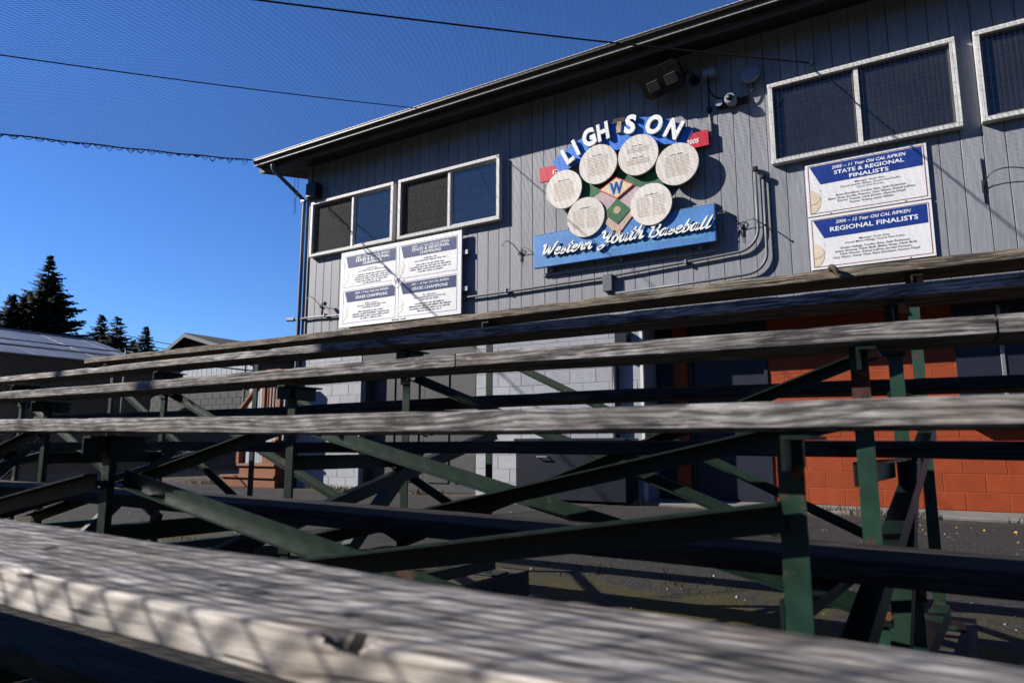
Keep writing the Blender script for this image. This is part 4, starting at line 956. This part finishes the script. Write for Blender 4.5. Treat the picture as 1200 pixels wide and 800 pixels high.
# pale board fence behind the steps
pf = thing('board_fence', 'pale vertical board fence between the shed and the clubhouse', 'fence', (-14.4, 12.2, GZ))
fb_ = MB().cbox(-.068, .068, 0, .02, 0, 2.3, .004).mesh('fence_board', 'whitewall')
for i in range(10): o = link('fence_board', fb_, pf); o.location = (-1.35 + i * .145, random.uniform(-.003, .003), random.uniform(-.01, .01))
for z in (.4, 1.2, 2.0): obj('fence_rail', MB().box(-1.4, .05, .022, .06, z, z + .08), 'whitewall', pf)

# ================================================================== gabled shed and metal roofed building
sh = thing('gabled_shed', 'dark grey block shed with a gabled shingle roof beyond the steps', 'shed', (-20.5, 13.9, GZ))
sy = 13.9
def shp(n, mb, m): return wobj(n, mb, m, sh)
sx0, sx1, pk = -25.4, -17.9, -20.95
wb = MB(); wb.box(sx0, sx1, sy + .01, sy + .2, GZ, 1.72); shp('block_backing', wb, 'dmortar')
sb = MB().cbox(-.196, .196, 0, .05, .006, .197, .004).mesh('concrete_block', 'dblock')
for r_ in range(12):
    x = -23.9 + (.203 if r_ % 2 else 0)
    while x < sx1 - .1:
        o = link('concrete_block', sb, sh); o.location = Vector((x, sy, GZ + r_ * .203)) - sh.location; x += .406
shp('side_wall', MB().box(sx1 - .15, sx1 - .001, sy + .201, 22, GZ, 3.0), 'dblock')
sbd = MB().cbox(-.125, .125, 0, .03, 0, 1.0, .006).mesh('wall_board', 'whitewall')
for i in range(24): o = link('wall_board', sbd, sh); o.location = Vector((-23.9 + i * .256, sy - .03, 1.72)) - sh.location
shp('gable_wall', MB().prism([(sx0 + .5, 2.70), (sx1, 2.70), (pk, 3.56)], sy + .02, sy + .12), 'trim')
for s_, xe in ((-1, -24.9), (1, -17.4)):
    ze = 3.62 - abs(xe - pk) * .46 if s_ < 0 else 3.62 - abs(xe - pk) * .27
    rf = MB(); rf.add([(pk, sy - .4, 3.62), (xe, sy - .4, ze), (xe, 22, ze), (pk, 22, 3.62), (pk, sy - .4, 3.68), (xe, sy - .4, ze + .06), (xe, 22, ze + .06), (pk, 22, 3.68)],
                       [(0, 1, 2, 3), (7, 6, 5, 4), (0, 4, 5, 1), (1, 5, 6, 2), (2, 6, 7, 3), (3, 7, 4, 0)]); shp('roof', rf, 'shingle')
    bb = MB(); bb.add([(pk, sy - .425, 3.53), (xe, sy - .425, ze - .09), (xe, sy - .402, ze - .09), (pk, sy - .402, 3.53), (pk, sy - .425, 3.65), (xe, sy - .425, ze + .03), (xe, sy - .402, ze + .03), (pk, sy - .402, 3.65)],
                       [(0, 1, 2, 3), (7, 6, 5, 4), (0, 4, 5, 1), (1, 5, 6, 2), (2, 6, 7, 3), (3, 7, 4, 0)]); shp('barge_board', bb, 'trim')
mb_ = thing('metal_roofed_building', 'long brown building with a galvanised metal roof at the left', 'building', (-24, 6, GZ))
y0, y1 = -6, 12.1
wobj('wall', MB().box(-20.4, -20.2, y0, y1 - .2, GZ, 2.36), 'brownwall', mb_); wobj('end_wall', MB().prism([(-28, GZ), (-20.2, GZ), (-20.2, 2.36), (-24, 3.4), (-28, 2.36)], y1 - .19, y1 - .05), 'brownwall', mb_)
# roof sheets, each with its own seam
W_ = .61; yy = y0
while yy < y1:
    e = min(yy + W_ - .012, y1 + .1); dz = random.uniform(-.008, .008)
    rr_ = MB(); rr_.add([(-19.95, yy, 2.31 + dz), (-24.0, yy, 3.45 + dz), (-24.0, e, 3.45 + dz), (-19.95, e, 2.31 + dz), (-19.95, yy, 2.34 + dz), (-24.0, yy, 3.48 + dz), (-24.0, e, 3.48 + dz), (-19.95, e, 2.34 + dz)],
                         [(0, 1, 2, 3), (7, 6, 5, 4), (0, 4, 5, 1), (1, 5, 6, 2), (2, 6, 7, 3), (3, 7, 4, 0)]); wobj('roof_sheet', rr_, 'metalroof', mb_)
    yy += W_
wobj('roof', MB().add([(-24.02, y0, 3.46), (-28, y0, 2.31), (-28, y1 + .1, 2.31), (-24.02, y1 + .1, 3.46)], [(0, 1, 2, 3)]), 'metalroof', mb_)
wobj('ridge_cap', MB().tube([(-24, y0, 3.48), (-24, y1 + .1, 3.48)], .05, 6), 'metalroof', mb_)
wobj('lap_seam', MB().tube([(-22.1, y0, 2.95), (-22.1, y1 + .1, 2.95)], .018, 5), 'dgrey', mb_)
# chain link fence in front of it
lf = thing('chain_link_fence', 'chain link fence in front of the brown building at left', 'fence', (-14.5, 6, GZ))
parts = []
for sgn in (1, -1):
    Ls = []; yq = -1.0
    while yq < 15:
        Ls.append(((-14.5 + .004 * sgn, yq, GZ), (-14.5 + .004 * sgn, yq + sgn * 2.6, GZ + 2.6))); yq += .085
    P = np.array([np.linspace(a, b, 2) for a, b in Ls]); parts.append(strands(P, .0013))
at(tag(link('chain_link', np_mesh('chain_link', parts, 'dgrey')), kind='stuff'), lf)
for yq in (2.0, 5.0, 8.02, 11.0): wobj('fence_post', MB().tube([(-14.47, yq, GZ), (-14.47, yq, GZ + 2.75)], .026, 8), 'guardwire', lf, True)
wobj('top_rail', MB().tube([(-14.47, 0, GZ + 2.6), (-14.47, 12.5, GZ + 2.6)], .02, 8), 'galv', lf, True)

# ================================================================== conifers
def conifer(az, D, topz, slope, label, mat, seed, droop=.35, dens=1.35):
    r = random.Random(seed); x, y = D * math.sin(R(az)), D * math.cos(R(az)); H = topz - GZ
    t = thing('conifer', label, 'tree', (x, y, GZ), 'conifers beyond the buildings')
    tr = MB(); tr.tube([(0, 0, 0), (.05, .03, H * .5), (0, 0, H)], [H * .016 + .05, H * .009 + .03, .015], 8); obj('trunk', tr, 'bark', t, True)
    V = []; F = []
    z = H * .12
    while z < H - .05:
        f = (H - z); Lb = f * slope * (.8 + .35 * r.random()) * (1 - .25 * (f / H) ** 3) + .10
        nb_ = max(4, int((5 + 4 * r.random()) * dens)); a0 = r.random() * 6.28
        for k in range(nb_):
            if r.random() < .12: continue
            a = a0 + 6.283 * k / nb_ + r.uniform(-.25, .25); lb = Lb * r.uniform(.55, 1.18); dx, dy = math.cos(a), math.sin(a)
            steps = max(4, int(lb / .15)); zz = z + r.uniform(-.1, .1)
            for s in range(1, steps + 1):
                q = s / steps; px = dx * lb * q; py = dy * lb * q; pz = zz - droop * lb * q * (1 - .55 * q) + .12 * lb * q * q
                for m_ in (-1, 1, 0, -.5, .6):
                    ln = (.24 + .42 * (1 - q)) * min(1, .35 + lb * .35) * r.uniform(.7, 1.3); aa = a + m_ * r.uniform(.5, 1.1)
                    ex, ey, ez = px + math.cos(aa) * ln, py + math.sin(aa) * ln, pz - ln * r.uniform(.05, .55)
                    wx, wy = -math.sin(aa) * ln * .34, math.cos(aa) * ln * .34
                    o = len(V); mx_, my_, mz_ = (px + ex) / 2, (py + ey) / 2, (pz + ez) / 2
                    V += [(px, py, pz), (mx_ + wx, my_ + wy, mz_ - .03), (ex, ey, ez), (mx_ - wx, my_ - wy, mz_ + .02)]; F.append((o, o + 1, o + 2, o + 3))
        z += max(.11, .016 * H) * r.uniform(.7, 1.2)
    obj('crown', MB().add(V, F), mat, t)
conifer(-66.2, 60, 13.85, .50, 'tallest broad dark conifer behind the metal roof', 'needle', 1, .32, 1.9)
conifer(-68.1, 57, 10.1, .55, 'conifer left of the tallest one, beside the left edge', 'needle2', 2, .3, 1.8)
conifer(-67.4, 59, 10.6, .5, 'conifer hugging the left flank of the tallest one', 'needle2', 3, .3, 1.8)
conifer(-70.2, 55, 9.0, .55, 'conifer cut off by the left picture edge', 'needle2', 9, .3, 1.8)
conifer(-62.75, 75, 12.3, .55, 'middle sized conifer next right of the tallest one', 'needle', 4)
conifer(-61.75, 73, 12.0, .6, 'bushy conifer in the middle of the small group', 'needle', 5, .35, 1.2)
conifer(-60.6, 76, 10.2, .42, 'shortest conifer of the small group', 'needle', 6)
conifer(-59.85, 70, 10.7, .48, 'slim conifer nearest the gabled shed', 'needle', 7)
# woods added unseen behind the camera to block low sky and deepen the shade
V = []; F = []; r = random.Random(3)
for i in range(8000):
    a = R(r.uniform(-95, -300)); D_ = r.uniform(36, 46); top = 11.5 + 3.0 * math.sin(a * 7) + 2.0 * math.sin(a * 17 + 1)
    z = GZ + top * r.random() ** .8; x, y = D_ * math.sin(a), D_ * math.cos(a); o = len(V); sz = r.uniform(.7, 1.5)
    e1 = Vector((r.gauss(0, 1), r.gauss(0, 1), r.gauss(0, 1))).normalized(); e2 = e1.cross(Vector((r.gauss(0, 1), r.gauss(0, 1), r.gauss(0, 1)))).normalized()
    c_ = Vector((x, y, z)); V += [c_ + e1 * sz, c_ + e2 * sz * .7, c_ - e1 * sz, c_ - e2 * sz * .7]; F.append((o, o + 1, o + 2, o + 3))
tag(obj('sky_blocking_woods', MB().add(V, F), 'needle2'), kind='stuff')
ul = MB()
for dz in (0, -.55):
    P0, P1 = Vector((-64.5, 34.5, 10.3 + dz)), Vector((-56.5, 42.5, 8.5 + dz))
    ul.tube([P0.lerp(P1, i / 12) - Vector((0, 0, .5 * (i / 12) * (1 - i / 12))) for i in range(13)], .034, 4)
tag(obj('utility_wires', ul, 'dgrey'), 'thin utility wires in the sky beside the small conifers', 'wires')

# ================================================================== litter and weeds
def scatter(n, xr, yr, fn, name, mat, keep=lambda x, y: True):
    V = []; F = []; r = random.Random(name)
    for i in range(n):
        x, y = r.uniform(*xr), r.uniform(*yr)
        if keep(x, y): fn(r, x, y, V, F)
    return tag(obj(name, MB().add(V, F), mat), kind='stuff')
def blade(h0, h1, lean):
    def f(r, x, y, V, F):
        h = r.uniform(h0, h1); a = r.random() * 6.28; w = h * .09; o = len(V); lx, ly = math.cos(a) * h * lean * r.random(), math.sin(a) * h * lean * r.random()
        V += [(x - w, y, GZ), (x + w, y + w, GZ), (x + lx, y + ly, GZ + h)]; F.append((o, o + 1, o + 2))
    return f
def stone(s0, s1):
    def f(r, x, y, V, F):
        s = r.uniform(s0, s1); o = len(V); a = r.random() * 3
        V += [(x + s * math.cos(a), y + s * math.sin(a), GZ), (x + s * math.cos(a + 2.1), y + s * math.sin(a + 2.1), GZ), (x + s * math.cos(a + 4.2), y + s * math.sin(a + 4.2), GZ), (x, y, GZ + s * .8)]
        F += [(o, o + 1, o + 3), (o + 1, o + 2, o + 3), (o + 2, o, o + 3)]
    return f
from mathutils import noise as mnz
clump = lambda k, th: (lambda x, y: mnz.noise(Vector((x * k, y * k, 3))) > th)
scatter(5000, (-13, 3), (8.42, 8.72), blade(.03, .11, .9), 'dry_weeds', 'weed', clump(1.7, .12))
scatter(9000, (-7, 2), (.9, 4.2), blade(.012, .035, .8), 'moss_tufts', 'moss', clump(1.3, .15))
scatter(900, (-9, 3), (.8, 8.0), stone(.004, .011), 'loose_gravel', 'pebble')
scatter(40, (-7, 2), (1.5, 4.2), stone(.008, .015), 'pale_stones', 'pebble')
scatter(110, (-12, 3), (5.5, 8.7), stone(.010, .022), 'fallen_leaves', 'leaf', clump(.9, .1))
